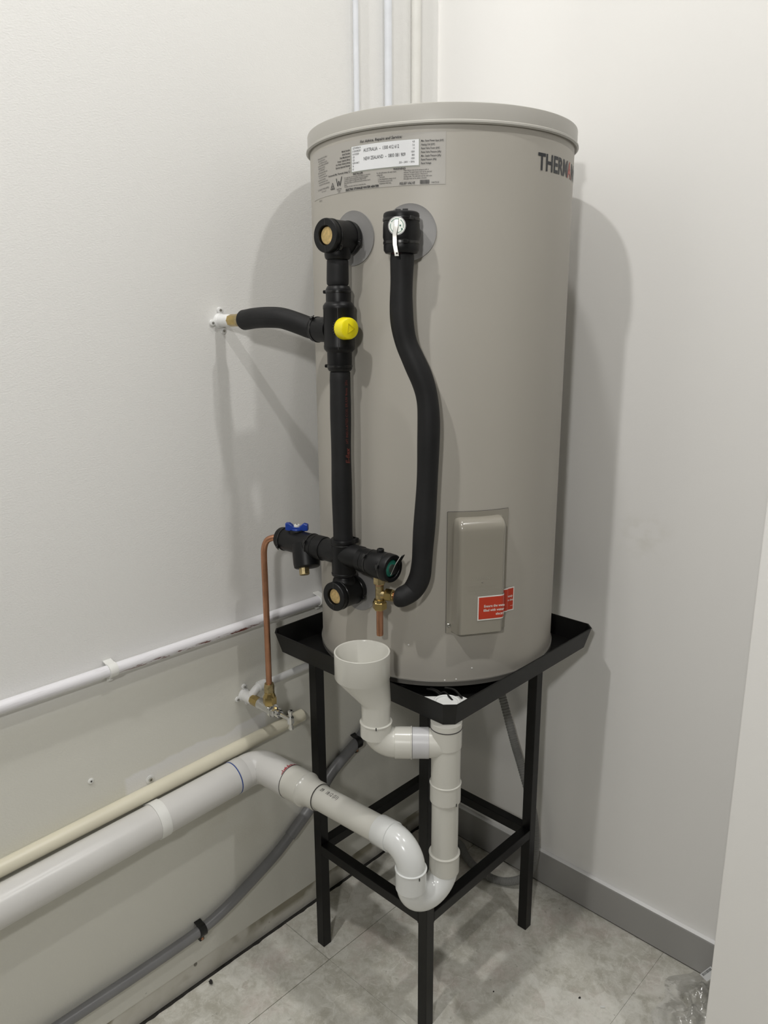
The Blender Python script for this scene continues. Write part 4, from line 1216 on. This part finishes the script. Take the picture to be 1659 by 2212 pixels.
MB().lathe([(.1120, .0124), (.1240, .0120)], TO, TA, 6).build('bonnet_nut', M_CHROME, tp, smooth=20)
MB().lathe([(.1230, .0098), (.1330, .0094), (.1345, .0080)], TO, TA, 24).build('gland', M_CHROME, tp, smooth=30)
MB().lathe([(.1330, .0046), (.1700, .0046)], TO, TA, 18).build('spindle', M_CHROME, tp)
hdl = TO + TA * .1700
td_ = V3((.02, -.03, 1)); td_ /= np.linalg.norm(td_)
hnd = MB().lathe([(-.0235, .0020), (-.0225, .0052), (-.0190, .0058), (-.0120, .0040), (-.0090, .0042), (.0090, .0042), (.0120, .0040), (.0210, .0056), (.0235, .0050), (.0245, .0020)], hdl, td_, 22).build('tee_handle', M_CHROME, tp, smooth=50)
MB().lathe([(-.0085, .0068), (-.0075, .0076), (.0060, .0076), (.0085, .0062)], hdl, td_, 12).build('handle_hub', M_CHROME, hnd, smooth=20)
cp = thing('copper_riser', 'bent copper pipe rising from the stop tap to the isolating valve', 'pipe', (.0985, -.680, .70))
UX, UY = .0985, -.680
LE = CC - AD * .178
lean = .006
cpp = arcpath([(UX, UY, .734), (UX + lean, UY - .001, LE[2] + .001), LE + V3((.01, 0, 0))], .031, 12)
# the horizontal leg runs back to the valve end
cpp = spline([(UX, UY, .734), (UX + .0008, UY, .80), (UX + .002, UY, .90), (UX + .0028, UY, .98), (UX + .0030, UY, 1.035), (UX + .0045, UY + .001, 1.062), (UX + .0125, UY + .004, 1.079), (UX + .0255, UY + .012, 1.0855), (LE[0] - .004, LE[1] - .002, ZC), tuple(LE + AD * .012)], 7)
MB().tube(cpp, .0066, 22).build('copper_tube', M_COPPER, cp, smooth=60)
MB().lathe([(.6960, .0140), (.6980, .0154), (.7125, .0154), (.7160, .0140)], (UX, UY, 0), (0, 0, 1), 6, ref=(.8, -.3, 0)).build('lower_nut', M_BRASS, cp, smooth=20)
MB().lathe([(.7150, .0138), (.7230, .0112), (.7260, .0112)], (UX, UY, 0), (0, 0, 1), 28).build('nut_shoulder', M_BRASS, cp, smooth=40)
MB().lathe([(.7240, .0116), (.7400, .0116), (.7430, .0104)], (UX, UY, 0), (0, 0, 1), 6, ref=(.9, .1, 0)).build('upper_nut', M_BRASSR, cp, smooth=20)
MB().lathe([(.742, .0108), (.7465, .0100), (.7470, .0070)], (UX, UY, 0), (0, 0, 1), 24).build('nut_lip', M_BRASSR, cp)
MB().lathe([(.6900, .0086), (.6965, .0086)], (UX, UY, 0), (0, 0, 1), 20).build('red_washer', M_REDMARK, cp)

# ------------------------------------------------------------------ litter on the floor
film = NT('clear_film')
film.m.node_tree.nodes.remove(film.b)
out = [q for q in film.nt.nodes if q.type == 'OUTPUT_MATERIAL'][0]
tbs = film.nt.nodes.new('ShaderNodeBsdfTransparent'); tbs.inputs[0].default_value = (.985, .985, .985, 1)
gls = film.nt.nodes.new('ShaderNodeBsdfGlossy'); gls.inputs['Roughness'].default_value = .16; gls.inputs[0].default_value = (1, 1, 1, 1)
lw_ = film.nt.nodes.new('ShaderNodeLayerWeight'); lw_.inputs[0].default_value = .35
mxs = film.nt.nodes.new('ShaderNodeMixShader')
film.link(film.rng(lw_.outputs['Fresnel'], 0, 1, .07, .42), mxs.inputs[0]); film.link(tbs.outputs[0], mxs.inputs[1]); film.link(gls.outputs[0], mxs.inputs[2])
film.link(mxs.outputs[0], out.inputs['Surface'])
nb = film.nt.nodes.new('ShaderNodeTexNoise'); nb.inputs['Scale'].default_value = 55; nb.inputs['Detail'].default_value = 3
film.link(film.tc.outputs['Object'], nb.inputs['Vector'])
bpn = film.nt.nodes.new('ShaderNodeBump'); bpn.inputs['Strength'].default_value = .6; bpn.inputs['Distance'].default_value = .004
film.link(nb.outputs['Fac'], bpn.inputs['Height']); film.link(bpn.outputs[0], gls.inputs['Normal'])

wr = thing('plastic_wrapper', 'crumpled clear plastic wrapper on the floor beside the nib wall', 'wrapper', (.98, -.16, 0))
r5 = np.random.default_rng(11)
for lay in range(2):
    mb = MB(); v = []; f = []; nx_, ny_ = 46, 60
    ph = r5.uniform(0, 6, 10)
    hgt = (.040, .100)[lay]
    for i in range(nx_ + 1):
        for j in range(ny_ + 1):
            u_, w_ = i / nx_, j / ny_
            edge = .015 * math.sin(6 * w_ + ph[0]) + .010 * math.sin(15 * w_ + ph[5])
            x = .828 + .02 * lay + edge * (1 - u_) + .19 * u_
            y = -.30 + .282 * w_ + .010 * math.sin(9 * u_ + ph[1]) * (1 - w_)
            fold = abs(math.sin(13 * u_ + 5 * w_ + ph[2]) + .7 * math.sin(19 * w_ - 12 * u_ + ph[3]) + .45 * math.sin(37 * u_ + 29 * w_ + ph[4]))
            z = .002 + .003 * lay + min(1, u_ * 3 + .1) * (hgt * (.25 + .75 * w_ * u_ ** .5) * .4 * fold + hgt * .35 * u_ * w_) + abs(r5.normal()) * .0009
            v.append((x, min(y, -.0165), z))
    for i in range(nx_):
        for j in range(ny_):
            a = i * (ny_ + 1) + j; f.append((a, a + ny_ + 1, a + ny_ + 2, a + 1))
    mb.add(v, f).build('film', film.m, wr, smooth=50)
lbx = V3((.892, -.062, .060)); lu = V3((.45, .75, .48)); lu /= np.linalg.norm(lu); lv = V3((.62, -.66, .42)); lv -= lu * (lv @ lu); lv /= np.linalg.norm(lv); ln_ = np.cross(lu, lv)
blab = MB().obox(lbx, lu, lv, ln_, .016, .020, .0003).build('barcode_label', M_LABELW, wr, smooth=0)
mb = MB(); x_ = -.012
while x_ < .012:
    w_ = r3.choice((.0006, .0010, .0016)); mb.obox(lbx + lu * (x_ + w_ / 2) + lv * -.010 + ln_ * .0005, lu, lv, ln_, w_ / 2, .0055, .0001)
    mb.obox(lbx + lu * (x_ + w_ / 2) + lv * -.010 - ln_ * .0005, lu, lv, ln_, w_ / 2, .0055, .0001)
    x_ += w_ + r3.choice((.0007, .0012))
mb.build('barcode', M_INK, blab, smooth=0)['kind'] = 'stuff'


def crumb(name, label, cat, x, y, s, m, flat=.6, seed=0):
    r_ = np.random.default_rng(seed); bm = bmesh.new(); bmesh.ops.create_icosphere(bm, subdivisions=2, radius=1)
    for q in bm.verts:
        q.co *= 1 + r_.normal() * .13; q.co.z *= flat
    zmin = min(q.co.z for q in bm.verts)
    for q in bm.verts: q.co.z -= zmin
    me = bpy.data.meshes.new(name); bmesh.ops.scale(bm, vec=(s, s * .7, s), verts=bm.verts); bm.to_mesh(me); bm.free(); me.materials.append(m)
    o = bpy.data.objects.new(name, me); COL.objects.link(o); o.location = (x, y, .0002); o.rotation_euler.z = seed
    return tag(o, label, cat)


crumb('grit_lump', 'small dark lump of grit on the tiles near the left wall', 'debris', .028, -.838, .0058, M_PEBBLE, .9, 3)
crumb('grit_speck', 'dark speck of grit on the tiles near the right skirting', 'debris', .683, -.272, .0030, M_PEBBLE, .7, 4)
crumb('grit_speck', 'dark speck of grit on the tiles in front of the right stand leg', 'debris', .528, -.395, .0022, M_PEBBLE, .7, 5)
t = MB().obox((.7335, -.258, .0015), (.75, .66, 0), (-.66, .75, 0), (0, 0, 1), .0050, .0022, .0012).build('paper_scrap', M_CLIP, smooth=0)
tag(t, 'tiny white scrap on the floor tiles at lower right', 'debris')
